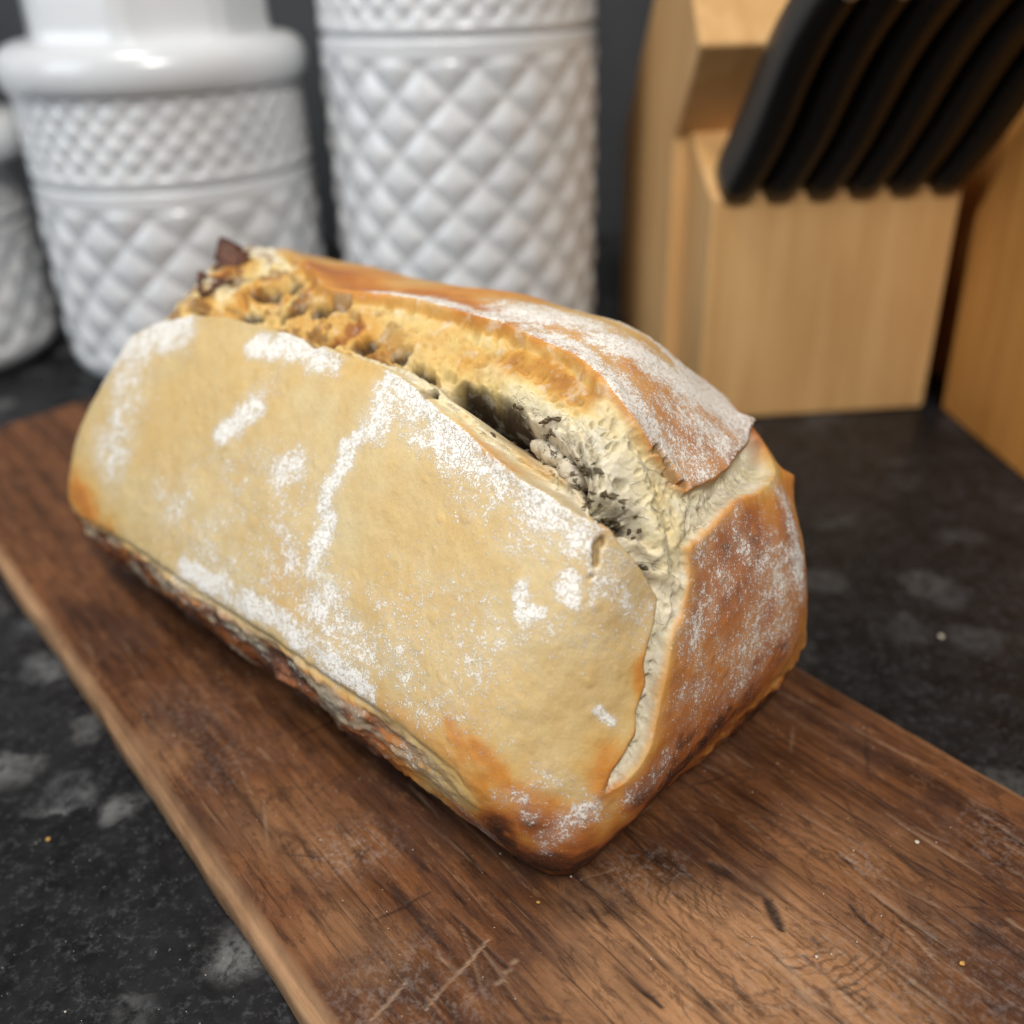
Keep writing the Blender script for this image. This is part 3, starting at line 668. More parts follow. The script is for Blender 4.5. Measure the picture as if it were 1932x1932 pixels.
    depth = depth * (1 - ledge * (1 - sstep(lw * 0.75, lw * 1.25, dA))) + 0.0024 * ledge * (1 - sstep(lw * 0.75, lw * 1.25, dA))
    cw = np.interp(sC, [0, .15, .35, .55, .75, .9, 1], np.array([4.5, 5.0, 5.2, 4.6, 3.0, 2.4, 1.6]) / 1000) * (1 + 0.25 * fbm(P, 130, 2, 7))
    cd = np.interp(sC, [0, .15, .35, .55, .7, .85, 1], np.array([17, 16, 6, 5.5, 6, 4.5, 2.5]) / 1000)
    crk = (1 - sstep(cw * 0.35, cw, dC)) * np.interp(dC, [0, 0.02], [1, 0])
    depth = depth + cd * crk
    vb = 4 * dR * dT / (dR + dT + 1e-6) ** 2 * sstep(0.010, 0.02, dA)
    depth = depth + 0.0045 * vb * sstep(0.4, 0.9, sR)
    # crumb texture: torn bubbles and strands
    idx = np.where(S > 0.001)[0]; Pi = P[idx]
    warp = np.stack([fbm(Pi, 140, 2, 71), fbm(Pi, 140, 2, 72), fbm(Pi, 140, 2, 73)], 1) * 0.0022
    farz = 1 - sstep(0.18, 0.42, sA[idx])
    wb, wid = worley((Pi + warp) * [0.62, 1.0, 0.75], 330, 3); wb2, wid2 = worley((Pi + warp * 0.6) * [0.7, 1, 0.8], 720, 13)
    wb3, wid3 = worley(Pi + warp * 1.6, 125, 23)
    pit = lambda d, r: np.sqrt(np.clip(1 - (d / r) ** 2, 0, 1))
    hole = pit(wb, 0.24 + 0.24 * wid) * (wid > 0.60); hole2 = pit(wb2, 0.24 + 0.24 * wid2) * (wid2 > 0.48); hole3 = pit(wb3, 0.42) * (wid3 > 0.72)
    rough = 0.0016 * hole + 0.0010 * hole2 + 0.0022 * hole3 * (0.25 + farz) - 0.0009 * fbm(Pi, 110, 3, 9) - 0.0080 * farz * fbm(Pi, 80, 4, 19) * sstep(0.0, 0.006, dB[idx])
    strand = np.abs(fbm((Pi + warp) * [1.0, 0.35, 0.35], 420, 3, 29)); fib = fbm(np.stack([sA[idx] * 0.26 * 0.16, dA[idx] + 0.4 * warp[:, 0], 0.15 * dB[idx]], 1), 620, 3, 59); rough += 0.0007 * fib * (1 - farz); rough += 0.00012 * (sstep(0.0, 0.25, strand) - 0.5)
    near = sstep(0.0004, 0.003, sd[idx])
    def band(lst):
        r = np.zeros(len(idx))
        for pl, rad, st in lst:
            dd, _ = seg_dist(Pi + warp * 0.7, mm(pl)); r = np.maximum(r, st * np.exp(-(dd / (rad / 1000)) ** 2))
        return r
    grey_i = band(GREY); strand_i = band(STRAND); fill_i = band(FILL)
    cwall = (4 * crk * (1 - crk))[idx]; rough *= (1 - 0.75 * strand_i) * (1 - 0.85 * np.clip(cwall, 0, 1)); rough -= 0.0017 * strand_i; rough += 0.0012 * grey_i * (hole2 + hole) + 0.0010 * grey_i
    full = depth.copy(); full[idx] += rough * (0.35 + 0.65 * near)
    pock = np.zeros(N0)
    for pl, r, dp in POCKET:
        pm = mm(pl); ix = near_box(P, pm, 0.012); Pj = P[ix]
        dd, _ = seg_dist(Pj + (0.0005 if r > 3 else 0.0013) * np.stack([fbm(Pj, 330, 2, 141), fbm(Pj, 330, 2, 142), fbm(Pj, 330, 2, 143)], 1), pm); big_ = r > 3; r = r / 1000 * (1 + (0.12 if big_ else 0.5) * fbm(Pj, 260, 2, 15)); pock[ix] = np.maximum(pock[ix], dp / 1000 * (1 - sstep(r * 0.3, r * 1.15, dd)))
    disp = -full * S - pock * np.where(S > 0.5, 1.0, 0.8)
    GREYV = np.zeros(N0); GREYV[idx] = grey_i; STRV = np.zeros(N0); STRV[idx] = strand_i; FILLV = np.zeros(N0); FILLV[idx] = fill_i
    # ---- crust relief
    crust = 1 - S
    und = 0.0016 * fbm(P, 22, 3, 33) + 0.00035 * fbm(P, 120, 3, 34)
    bw, bid = worley(P + 0.002 * np.stack([fbm(P, 160, 2, 151), fbm(P, 160, 2, 152), fbm(P, 160, 2, 153)], 1), 210, 41); blis = np.clip(1 - (bw / (0.16 + 0.2 * bid)) ** 2, 0, 1) * (bid > 0.62); und += 0.00018 * blis + 0.00010 * fbm(P, 480, 2, 154)
    lipA = 0.0006 * np.exp(-(dA / 0.0022) ** 2); lipB = np.interp(sT, [0, .15, .3, .7, .9, 1], [.8, 1.2, 1.6, 1.8, 1.0, 0.4]) / 1000 * np.exp(-(dT / 0.0045) ** 2)
    lipR = 0.0004 * np.exp(-(dR / 0.004) ** 2)
    nearA = (dA < dB); 
    disp += und * (0.4 + 0.6 * crust) + crust * np.where(nearA, lipA, np.where(dT < dR, lipB, lipR))
    # crumpled underside: folds where the dough sagged below the pale panel
    ridge = mm(RIDGE); hr = np.interp(P[:, 0], ridge[::-1, 0][np.argsort(ridge[::-1, 0])], ridge[::-1, 2][np.argsort(ridge[::-1, 0])])
    longside = sstep(0.02, -0.008, P[:, 1]); under = sstep(0.002, -0.006, P[:, 2] - hr) * longside
    endunder = sstep(0.024, 0.012, P[:, 2] - 0.010 * sstep(0.0, 0.1, P[:, 1])) * (1 - longside)
    tip = np.exp(-(np.linalg.norm((P - [-0.006, 0.002, 0.014]) * [1, 1, 1.2], axis=1) / 0.034) ** 2)
    und_all = np.clip(under + endunder, 0, 1) * crust * (1 - np.clip(tip * 1.7, 0, 1)); under = under * (1 - np.clip(tip * 1.7, 0, 1))
    fold = fbm(P * [1, 1.4, 2.4], 70, 4, 37)
    disp += und_all * (0.0026 * fold + 0.0010 * fbm(P, 300, 3, 38)) - under * 0.0008
    seam = (1 - np.clip(tip * 2, 0, 1)) * np.exp(-((P[:, 2] - hr + 0.0012) / 0.0011) ** 2) * longside * sstep(0.2, 0.5, 0.5 + 0.5 * fbm(P, 60, 2, 39)); disp -= 0.0008 * seam * crust
    # spikes of raised crust at the ends of the side tear
    Q = P + disp[:, None] * Nn
    for pt, amp, r, dv in ((SPIKE_TOP, 0.0048, 0.0042, (-0.25, 0.95, 0.10)), (SPIKE_END, 0.0042, 0.0034, (0.0, 0.95, 0.25))):
        d = np.linalg.norm(P - mm(pt), axis=1); dv = np.array(dv) / np.linalg.norm(dv)
        Q += (amp * np.exp(-(d / r) ** 1.5) * (0.35 + 0.65 * crust))[:, None] * dv
    Q[:, 2] = np.maximum(Q[:, 2], 0.0003)
    # ---- colour of the crust (baking), crumb with shade put into its holes, flour density
    Pw = P + 0.0030 * np.stack([fbm(P, 75, 3, 101), fbm(P, 75, 3, 102), fbm(P, 75, 3, 103)], 1) + 0.0016 * np.stack([fbm(P, 260, 2, 104), fbm(P, 260, 2, 105), fbm(P, 260, 2, 106)], 1)
    def feat(lst, add=False):
        r = np.zeros(N0)
        for pl, rad, st in lst:
            pm = mm(pl); ix = near_box(Pw, pm, rad / 1000 * 2.2)
            dd, _ = seg_dist(Pw[ix], pm); r[ix] = np.maximum(r[ix], st * np.exp(-(dd / (rad / 1000)) ** 2 * 1.2))
        return r
    lownoise = fbm(P, 45, 4, 81); midn = fbm(P, 190, 4, 82)
    isA = nearA; 
    br = feat(BROWN[:19]); br2 = feat(BROWN[19:])
    base = np.where(isA, 0.10, 0.42); 
    bl = sstep(-0.003, 0.003, dB - dA); base = 0.43 + (0.10 - 0.43) * bl
    brown = base + br * bl * 0.95 + (br2 - 0.1) * (1 - bl) * 0.42 + 0.10 * lownoise + 0.09 * fbm(P, 26, 3, 97) + 0.07 * midn + 0.06 * (1 - bl) * fbm(P, 85, 3, 96)
    brown = brown + 0.30 * fbm(P, 430, 3, 95) * sstep(0.62, 0.78, brown)
    lowb = sstep(0.042, 0.010, P[:, 2] + 0.007 * lownoise)
    brown = brown + 0.22 * np.exp(-((P[:, 2] - hr - 0.002) / 0.005) ** 2) * longside * sstep(0.075, 0.03, P[:, 0])
    brown = brown + 0.05 * blis * bl + 0.07 * bl * sstep(0.065, 0.03, P[:, 2]) * sstep(0.09, 0.02, P[:, 0]) + (0.30 + 0.25 * fbm(P, 240, 3, 155)) * sstep(0.036, 0.016, P[:, 2] + 0.004 * lownoise) * (1 - bl)
    under_b = und_all * (0.80 + 0.36 * fbm(P, 95, 4, 83)); brown = brown * (1 - und_all) + und_all * np.clip(under_b + 0.25 * sstep(0.014, 0.004, P[:, 2]), 0, 1.1)
    brown = np.maximum(brown, (0.86 + 0.30 * midn + 0.15 * lownoise) * lowb * np.clip(tip * 1.6, 0, 1)); brown = brown - 0.16 * np.exp(-(dR / 0.003) ** 2) * (1 - bl) * (dR < dT)
    stops = np.array([0, .12, .3, .48, .66, .82, 1.0])
    cols = np.array([(.665, .55, .325), (.645, .485, .238), (.66, .44, .165), (.63, .275, .056), (.43, .138, .032), (.16, .050, .018), (.045, .020, .012)])
    C_ = np.stack([np.interp(brown, stops, cols[:, k]) for k in range(3)], 1)
    # grey-tan flour paste on the underside
    paste = und_all * sstep(-0.02, 0.28, fbm(P * [1, 1, 2], 85, 4, 84) - 0.20 + 0.46 * sstep(-0.018, -0.002, P[:, 2] - hr) * longside)
    paste *= sstep(0.004, 0.022, P[:, 0] + 0.35 * P[:, 1] * (1 - longside)); C_ = C_ * (1 - 0.85 * paste[:, None]) + 0.85 * paste[:, None] * np.array([.41, .365, .275])
    # crumb
    toast = feat(TOAST) + (0.14 + 0.22 * (1 - sstep(0.18, 0.42, sA))) * fbm(P, 130, 4, 85) + 0.05
    edgeT = np.exp(-(dT / 0.003) ** 2) * np.interp(sT, [0, .2, .35, .75, .85, 1], [.15, .2, .5, .65, .5, .3]); toast = np.maximum(toast, edgeT)
    cs = np.array([0, .12, .3, .5, .7, .95]); cc = np.array([(.75, .70, .575), (.73, .655, .45), (.70, .53, .22), (.58, .31, .065), (.30, .105, .028), (.08, .03, .015)])
    K_ = np.stack([np.interp(toast, cs, cc[:, k]) for k in range(3)], 1)
    inner = sstep(0.013, 0.022, depth * S + pock)[:, None]; K_ = K_ * (1 - 0.75 * inner) + 0.75 * inner * np.array([.50, .45, .37]); deep = sstep(0.020, 0.032, depth * S + pock)[:, None]; K_ = K_ * (1 - 0.85 * deep) + 0.85 * deep * np.array([.10, .062, .035])  # pale filling tone, then shade painted brown into the deepest crumb
    K_ = K_ * (1 - 0.8 * STRV[:, None]) + 0.8 * STRV[:, None] * np.array([.76, .66, .40])
    K_ = K_ * (1 - 0.55 * GREYV[:, None]) + 0.55 * GREYV[:, None] * np.array([.58, .54, .43])
    K_ = K_ * (1 - 0.9 * FILLV[:, None]) + 0.9 * FILLV[:, None] * np.array([.55, .48, .37])
    dkp = (sstep(0.0008, 0.0030, pock) * S)[:, None]; K_ = K_ * (1 - 0.9 * dkp) + 0.9 * dkp * np.array([.045, .030, .018])  # pockets coloured near black: dark filling plus painted shade
    hd, _ = seg_dist(P + 0.0010 * np.stack([fbm(P, 300, 2, 161), fbm(P, 300, 2, 162), fbm(P, 300, 2, 163)], 1), mm(POCKET[0][0])); hk = ((1 - sstep(0.0040, 0.0058, hd)) * S * sstep(0.0015, 0.003, dA))[:, None]; K_ = K_ * (1 - 0.92 * hk) + 0.92 * hk * np.array([.055, .036, .020])  # main hollow darkened in colour for its inner shade, over the herb filling
    hv = np.zeros(N0); hv[idx] = np.clip(hole * 0.8 + hole2 * 0.45 + hole3 * 0.3, 0, 1); K_ *= (1 - 0.16 * hv)[:, None]  # torn bubbles slightly darker, shade of the pits put into the colour
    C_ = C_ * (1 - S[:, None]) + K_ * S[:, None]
    herbs = sstep(0.30, 0.46, fbm(Q, 430, 3, 87)) * sstep(0.011, 0.017, depth * S) ; herbs = np.maximum(herbs * 0.8, sstep(0.22, 0.38, fbm(Q, 480, 3, 88)) * sstep(0.25, 0.7, FILLV))
    near_c = np.exp(-(dC / 0.0048) ** 2) * S * sstep(0.12, 0.3, sC) * sstep(0.0022, 0.005, dA); herbs = np.maximum(herbs, 0.7 * sstep(0.12, 0.28, fbm(Q, 360, 3, 98)) * near_c)
    swirl = sstep(-0.02, 0.12, fbm(Q * [0.8, 1.3, 1.3], 150, 4, 89)) * S * (1 - sstep(0.32, 0.50, sA)) * sstep(0.002, 0.006, sd); C_ = C_ * (1 - 0.72 * swirl[:, None]) + 0.72 * swirl[:, None] * np.array([.20, .095, .032]); C_ = C_ * (1 - 0.85 * herbs[:, None]) + 0.85 * herbs[:, None] * np.array([.075, .055, .032])
    pc = (sstep(0.0006, 0.0014, pock) * crust)[:, None]; C_ = C_ * (1 - 0.8 * pc) + 0.8 * pc * np.array([.36, .27, .15])
    fl = 0.90 * feat(FLOUR) * np.clip(0.98 + 0.50 * fbm(P, 70, 3, 91) + 0.35 * fbm(P, 260, 3, 92), 0.45, 1.25); fl = fl * (1 - 0.92 * S) + 0.12 * crust * (1 - bl) + 0.10 * crust + 0.10 * crust * fbm(P, 40, 3, 93)
    fl = np.maximum(fl, 0.80 * sstep(0.062, 0.082, P[:, 1] + 0.006 * lownoise) * (1 - bl) * crust * (dT < dR) * sstep(0.085, 0.05, P[:, 0]) * sstep(0.07, 0.085, P[:, 2])); fl = fl * (1 - 0.8 * pc[:, 0]); fl = fl * (1 - 0.7 * und_all) + 0.16 * und_all; fl *= 1 - 0.25 * (1 - bl) * crust * (dR < dT)
    # ---- normals of the whole surface, then cut into parts
    fa = Q[F]; fn = np.cross(fa[:, 2] - fa[:, 0], fa[:, 3] - fa[:, 1])
    vn = np.zeros_like(Q)
    for k in range(4):
        for ax in range(3): vn[:, ax] += np.bincount(F[:, k], fn[:, ax], N0)
    ctr_out = np.einsum('ij,ij->i', vn, Nn).mean()
    if ctr_out < 0: vn = -vn; F = F[:, ::-1]
    vn /= np.linalg.norm(vn, axis=1, keepdims=True) + 1e-12
    # to right-handed object space: y = -w
    Q = Q * [1, -1, 1]; vn = vn * [1, -1, 1]; F = F[:, ::-1]
    root = empty('bread_loaf', (0.0066, 0.1647, 0.0), math.radians(136.0))
    tag(root, 'floured crusty bread loaf split open along the top on the chopping board', 'bread')
    region = np.where(sd > 0, 0, np.where(dA < dB, 1, np.where(dT < dR, 2, 3)))
    region = np.where((und_all > 0.5), 4, region)
    fr = np.sort(region[F], axis=1)[:, 1]
    names = ['crumb', 'side_crust', 'top_crust', 'end_crust', 'bottom_crust']
    labels = ['torn open pale crumb inside the split', 'pale smooth floured side crust', 'floured top crust with toasted orange lip', 'orange brown floured end crust', 'dark crumpled bottom crust']
    mat_c = crust_material('floured_crust'); mat_k = crumb_material()
    for r in range(5):
        f = F[fr == r]
        if not len(f): continue
        u, iv = np.unique(f, return_inverse=True); f = iv.reshape(-1, 4)
        me = mesh_np(names[r], Q[u], f, True, vn[u])
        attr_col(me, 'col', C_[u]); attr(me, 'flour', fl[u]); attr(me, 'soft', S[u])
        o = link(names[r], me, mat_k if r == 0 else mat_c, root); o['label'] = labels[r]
    return root, P, Q, Nn, disp, (S > 0.8) & (sA > 0.42) & (pock < 0.002) & (toast < 0.20) & (crk < 0.25) & (P[:, 2] > 0.02)
def crust_material(name):
    k = NT(name); v = k.coord(); base = k.attr('col', True); fl = k.attr('flour')
    # skin: fine pores and mottling
    n1 = k.noise(v, 900, 2, 0.6); n2 = k.noise(v, 130, 3, 0.6); n3 = k.noise(v, 2600, 1, 0.7)
    base = k.mix(k.ramp(n2, 0.32, 0.68, 0.0, 0.32), base, k.mix(1.0, base, (0.86, 0.72, 0.50), 'MULTIPLY'))
    micro = k.noise(v, 1500, 3, 0.8); base = k.mix(k.ramp(micro, 0.30, 0.70, 0.0, 0.42), base, k.mix(1.0, base, (0.80, 0.68, 0.48), 'MULTIPLY')); base = k.mix(k.ramp(micro, 0.58, 0.72, 0.0, 0.30), base, (0.80, 0.73, 0.58))
    pores = k.ramp(n3, 0.68, 0.76); base = k.mix(k.math('MULTIPLY', pores, 0.28), base, (0.22, 0.12, 0.05))
    # flour: clumps at three sizes against the density painted on the loaf
    fn = k.math('ADD', k.math('MULTIPLY', k.noise(v, 560, 3, 0.72), 0.42), k.math('MULTIPLY', k.noise(v, 2100, 2, 0.75), 0.58))
    lump = k.noise(v, 120, 2, 0.6)
    dens = k.math('ADD', fl, k.math('MULTIPLY', k.math('SUBTRACT', lump, 0.5), k.math('MULTIPLY', k.math('MINIMUM', fl, 0.55), 1.25)))
    th = k.math('SUBTRACT', 0.680, k.math('MULTIPLY', dens, 0.32))
    f1 = k.math('SUBTRACT', fn, th); fm = k.ramp(f1, -0.008, 0.030)
    wn = k.n('ShaderNodeTexNoise'); k.set(wn, 'Vector', v); wn.inputs['Scale'].default_value = 420; wn.inputs['Detail'].default_value = 2
    ws = k.n('ShaderNodeVectorMath', operation='SCALE'); k.set(ws, 0, wn.outputs['Color']); ws.inputs['Scale'].default_value = 0.0034
    wv = k.n('ShaderNodeVectorMath', operation='ADD'); k.set(wv, 0, v); k.set(wv, 1, ws.outputs[0])
    crackle = k.vor(wv.outputs[0], 640, 'DISTANCE_TO_EDGE'); cr = k.ramp(crackle, 0.0, 0.10)
    fm = k.math('MULTIPLY', fm, k.math('MAXIMUM', cr, k.ramp(fn, 0.44, 0.56)))
    haze = k.math('MULTIPLY', k.ramp(dens, 0.15, 1.0), 0.42)
    col = k.mix(haze, base, (0.80, 0.755, 0.66))
    col = k.mix(k.math('MULTIPLY', fm, k.ramp(dens, 0.1, 0.85, 0.62, 0.96)), col, (0.87, 0.84, 0.79))
    hgt = k.math('ADD', k.math('MULTIPLY', fm, 0.6), k.math('ADD', k.math('MULTIPLY', k.math('ADD', n1, micro), 0.26), k.math('MULTIPLY', n2, 0.25)))
    rough = k.math('ADD', 0.55, k.math('MULTIPLY', fm, 0.35))
    mat = k.fin(col, rough, k.bump(hgt, 0.7, 0.0005), 0.30)
    return mat
def crumb_material():
    k = NT('open_crumb'); v = k.coord(); base = k.attr('col', True)
    n1 = k.noise(v, 700, 3, 0.7); n2 = k.noise(k.mapping(v, (1.4, 0.5, 0.6)), 1500, 2, 0.7); v1 = k.vor(v, 900)
    base = k.mix(k.ramp(n1, 0.35, 0.7, 0.0, 0.30), base, k.mix(1.0, base, (0.80, 0.62, 0.36), 'MULTIPLY'))
    base = k.mix(k.ramp(k.noise(v, 240, 4, 0.6), 0.52, 0.7, 0, 0.35), base, (0.76, 0.73, 0.63))
    hgt = k.math('ADD', k.math('MULTIPLY', n1, 0.5), k.math('ADD', k.math('MULTIPLY', n2, 0.4), k.math('MULTIPLY', v1, 0.5)))
    mat = k.fin(base, 0.62, k.bump(hgt, 0.40, 0.0005), 0.30)
    k.b.inputs['Subsurface Weight'].default_value = 0.25; k.b.inputs['Subsurface Radius'].default_value = (1, 0.7, 0.4); k.b.inputs['Subsurface Scale'].default_value = 0.0016
    return mat
LOAF, LP, LQ, LN, LDISP, LMASK = build_loaf()
def on_loaf(pt):
    i = int(np.argmin(((LP - mm(pt)) ** 2).sum(1))); return LQ[i], LN[i] * [1, -1, 1]

def simple_mat(name, c1, c2, scale, rough=0.6, bump=0.4, spec=0.4):
    k = NT(name); v = k.coord(); n = k.noise(v, scale, 4, 0.6)
    return k.fin(k.mix(k.ramp(n, 0.35, 0.65), c1, c2), rough, k.bump(n, bump, 0.0005), spec)
M_burnt = simple_mat('burnt_crust', (0.050, 0.020, 0.013), (0.14, 0.050, 0.024), 420)
M_herb = simple_mat('dried_herb', (0.045, 0.034, 0.016), (0.13, 0.09, 0.045), 900)
M_crumb = simple_mat('toasted_crumb', (0.50, 0.24, 0.05), (0.66, 0.42, 0.13), 700)
M_pale = simple_mat('pale_crumb', (0.55, 0.47, 0.36), (0.75, 0.70, 0.60), 900)

def shard(name, base, tip, width, thick, mat, parent, seed):
    """a curled, ragged flake of crust"""
    r = random.Random(seed); base = Vector(base); tip = Vector(tip); ax = tip - base
    sd_ = ax.cross(Vector((0.3, 0.2, 1))).normalized(); nn = ax.normalized().cross(sd_)
    V = []; F = []; n = 9
    for i in range(n):
        t = i / (n - 1); c = base + ax * t + nn * (math.sin(t * 2.2) * thick * 1.2)
        w = width * (1 - t) ** 0.75 * (1 + 0.25 * r.uniform(-1, 1)) + 0.0003
        for a in range(8):
            an = a / 8 * 2 * math.pi; V.append(c + sd_ * math.cos(an) * w + nn * math.sin(an) * thick * (1 - 0.6 * t) * (1 + 0.2 * r.uniform(-1, 1)))
    for i in range(n - 1):
        for a in range(8): F.append((i * 8 + a, i * 8 + (a + 1) % 8, (i + 1) * 8 + (a + 1) % 8, (i + 1) * 8 + a))
    me = mesh_np(name, np.array([tuple(x) for x in V]), np.array(F)); return link(name, me, mat, parent)
p, n = on_loaf(SHARD_A); s1 = shard('burnt_flake', p - 0.002 * n, p + np.array([0.005, 0.001, 0.0078]), 0.0070, 0.0026, M_burnt, LOAF, 1)
p, n = on_loaf(SHARD_B); s2 = shard('burnt_flake', p - 0.002 * n, p + np.array([0.008, 0.001, 0.0042]), 0.0065, 0.0026, M_burnt, LOAF, 2)
for o in (s1, s2): o['label'] = 'burnt dark flake of crust at the far top'

def build_filling():
    """soft cheese and herb filling lying in the tear: uneven lumps"""
    r = np.random.default_rng(4); pts = mm(CRACK); V = []; F = []; n0 = 0
    seg = np.concatenate([[0], np.cumsum(np.linalg.norm(np.diff(pts, axis=0), axis=1))]); seg /= seg[-1]
    U, W_ = np.meshgrid(np.linspace(0, 2 * np.pi, 28, endpoint=False), np.linspace(0.02, np.pi - 0.02, 18), indexing='ij')
    D = np.stack([np.sin(W_) * np.cos(U), np.sin(W_) * np.sin(U), np.cos(W_)], -1).reshape(-1, 3)
    for k in range(17):
        t = r.uniform(0.16, 0.66) if k > 2 else r.uniform(0.02, 0.14)
        c = np.array([np.interp(t, seg, pts[:, a]) for a in range(3)]) + r.normal(0, 0.0011, 3) * [1, 1, 0]
        i = int(np.argmin(((LP - c) ** 2).sum(1))); R_ = r.uniform(0.0021, 0.0040) * (1.0 if k > 2 else 1.2)
        ctr = LQ[i] + (LN[i] * [1, -1, 1]) * (R_ * (0.1 if k > 2 else -0.3))
        rad = R_ * (1 + 0.30 * fbm(D + k * 3.7, 1.6, 3, 5) + 0.12 * fbm(D + k * 2.1, 6.0, 2, 6))
        V.append(ctr + D * rad[:, None] * [1.25, 1.0, 0.8]); F.append(grid_faces(28, 18, n0, closed_u=True)); n0 += len(D)
    k = NT('herb_cheese_filling'); v = k.coord(); n = k.noise(v, 650, 3, 0.6)
    col = k.mix(k.ramp(k.noise(v, 260, 3), 0.35, 0.65), (0.60, 0.53, 0.40), (0.50, 0.44, 0.34))
    col = k.mix(k.math('MULTIPLY', k.ramp(k.noise(v, 520, 3, 0.65), 0.56, 0.63), 0.9), col, (0.06, 0.045, 0.022))
    mat = k.fin(col, 0.45, k.bump(n, 0.4, 0.0006), 0.4)
    o = link('filling', mesh_np('filling', np.concatenate(V), np.concatenate(F)), mat, LOAF); o['label'] = 'pale cheese filling with herbs lying in the tear'
build_filling()

def build_strands():
    """thin torn gluten strands stretched over the open crumb"""
    r = np.random.default_rng(12); PNL = mm(PANEL); ok = np.where(LMASK)[0]; B = LP[ok]; V = []; F = []; n0 = 0; crk = mm(CRACK); nrm = LN * [1, -1, 1]
    for k in range(300):
        i = ok[r.integers(len(ok))]; p = LP[i].copy(); d = 0.45 * r.normal(0, 1, 3); jj = int(np.argmin(((PNL - p) ** 2).sum(1))); jj = min(max(jj, 1), len(PNL) - 2); tg = PNL[jj + 1] - PNL[jj - 1]; d += tg / np.linalg.norm(tg); d -= LN[i] * (d @ LN[i]); d /= np.linalg.norm(d)
        n = int(r.integers(5, 10)); step = r.uniform(0.0004, 0.0008); rad = r.uniform(0.00005, 0.00011); C = []; N_ = []
        for s_ in range(n):
            j = ok[np.argmin(((B - p) ** 2).sum(1))]; t = s_ / (n - 1)
            C.append(LQ[j] + nrm[j] * (0.00005 + 0.00035 * math.sin(math.pi * t))); N_.append(nrm[j]); d = d + r.normal(0, 0.22, 3); d /= np.linalg.norm(d); p = p + d * step
        C = np.array(C); C[1:-1] = (C[:-2] + 2 * C[1:-1] + C[2:]) / 4
        if np.linalg.norm(np.diff(C, axis=0), axis=1).max() > 0.0018: continue
        T = np.gradient(C, axis=0); T /= np.linalg.norm(T, axis=1, keepdims=True) + 1e-9
        A = np.cross(T, np.array(N_)); A /= np.linalg.norm(A, axis=1, keepdims=True) + 1e-9; Bn = np.cross(T, A)
        w_ = rad * (0.35 + 0.9 * np.abs(np.linspace(-1, 1, n)))[:, None]
        for q in range(4): V.append(C + (A * math.cos(q * math.pi / 2) + Bn * math.sin(q * math.pi / 2)) * w_)
        a = np.arange(n - 1)
        for q in range(4):
            q2 = (q + 1) % 4; F.append(np.stack([n0 + q * n + a, n0 + q2 * n + a, n0 + q2 * n + a + 1, n0 + q * n + a + 1], 1))
        n0 += 4 * n
    mat = simple_mat('stretched_crumb', (0.68, 0.62, 0.45), (0.76, 0.72, 0.60), 300, 0.6, 0.1, 0.3)
    o = link('crumb_strands', mesh_np('crumb_strands', np.concatenate(V), np.concatenate(F)), mat, LOAF); o['kind'] = 'stuff'
build_strands()

def build_herbs():
    r = random.Random(9); V = []; F = []
    pts = []
    for h in HERB:
        for _ in range(8): pts.append(np.array(h) + np.array([r.gauss(0, 2.6), r.gauss(0, 2.4), 0]))
    for h in pts:
        i = int(np.argmin(((LP - mm(h)) ** 2).sum(1)))
        if LDISP[i] > -0.004: continue
        c = LQ[i] + LN[i] * [1, -1, 1] * 0.0003; s = r.uniform(0.0004, 0.0011); a = r.uniform(0, 6.28)
        u = np.array([math.cos(a), math.sin(a), r.uniform(-0.4, 0.4)]); w = np.cross(u, LN[i] * [1, -1, 1]); w /= np.linalg.norm(w) + 1e-9
        e_ = r.uniform(0.8, 2.4); q = [c - u * s * e_, c + w * s * 0.6, c + u * s * e_ * r.uniform(0.5, 1), c - w * s * r.uniform(0.3, 0.8)]; b = len(V); up = LN[i] * [1, -1, 1] * 0.0003
        V += [x + up * r.uniform(0.6, 2) for x in q] + [x - up for x in q]
        F += [(b, b + 1, b + 2, b + 3), (b + 7, b + 6, b + 5, b + 4)] + [(b + k, b + 4 + k, b + 4 + (k + 1) % 4, b + (k + 1) % 4) for k in range(4)]
    o = link('herb_flecks', mesh_np('herb_flecks', np.array(V), np.array(F), False), M_herb, LOAF)
    o['label'] = 'dark dried herb flecks in the split'; o['kind'] = 'stuff'
build_herbs()

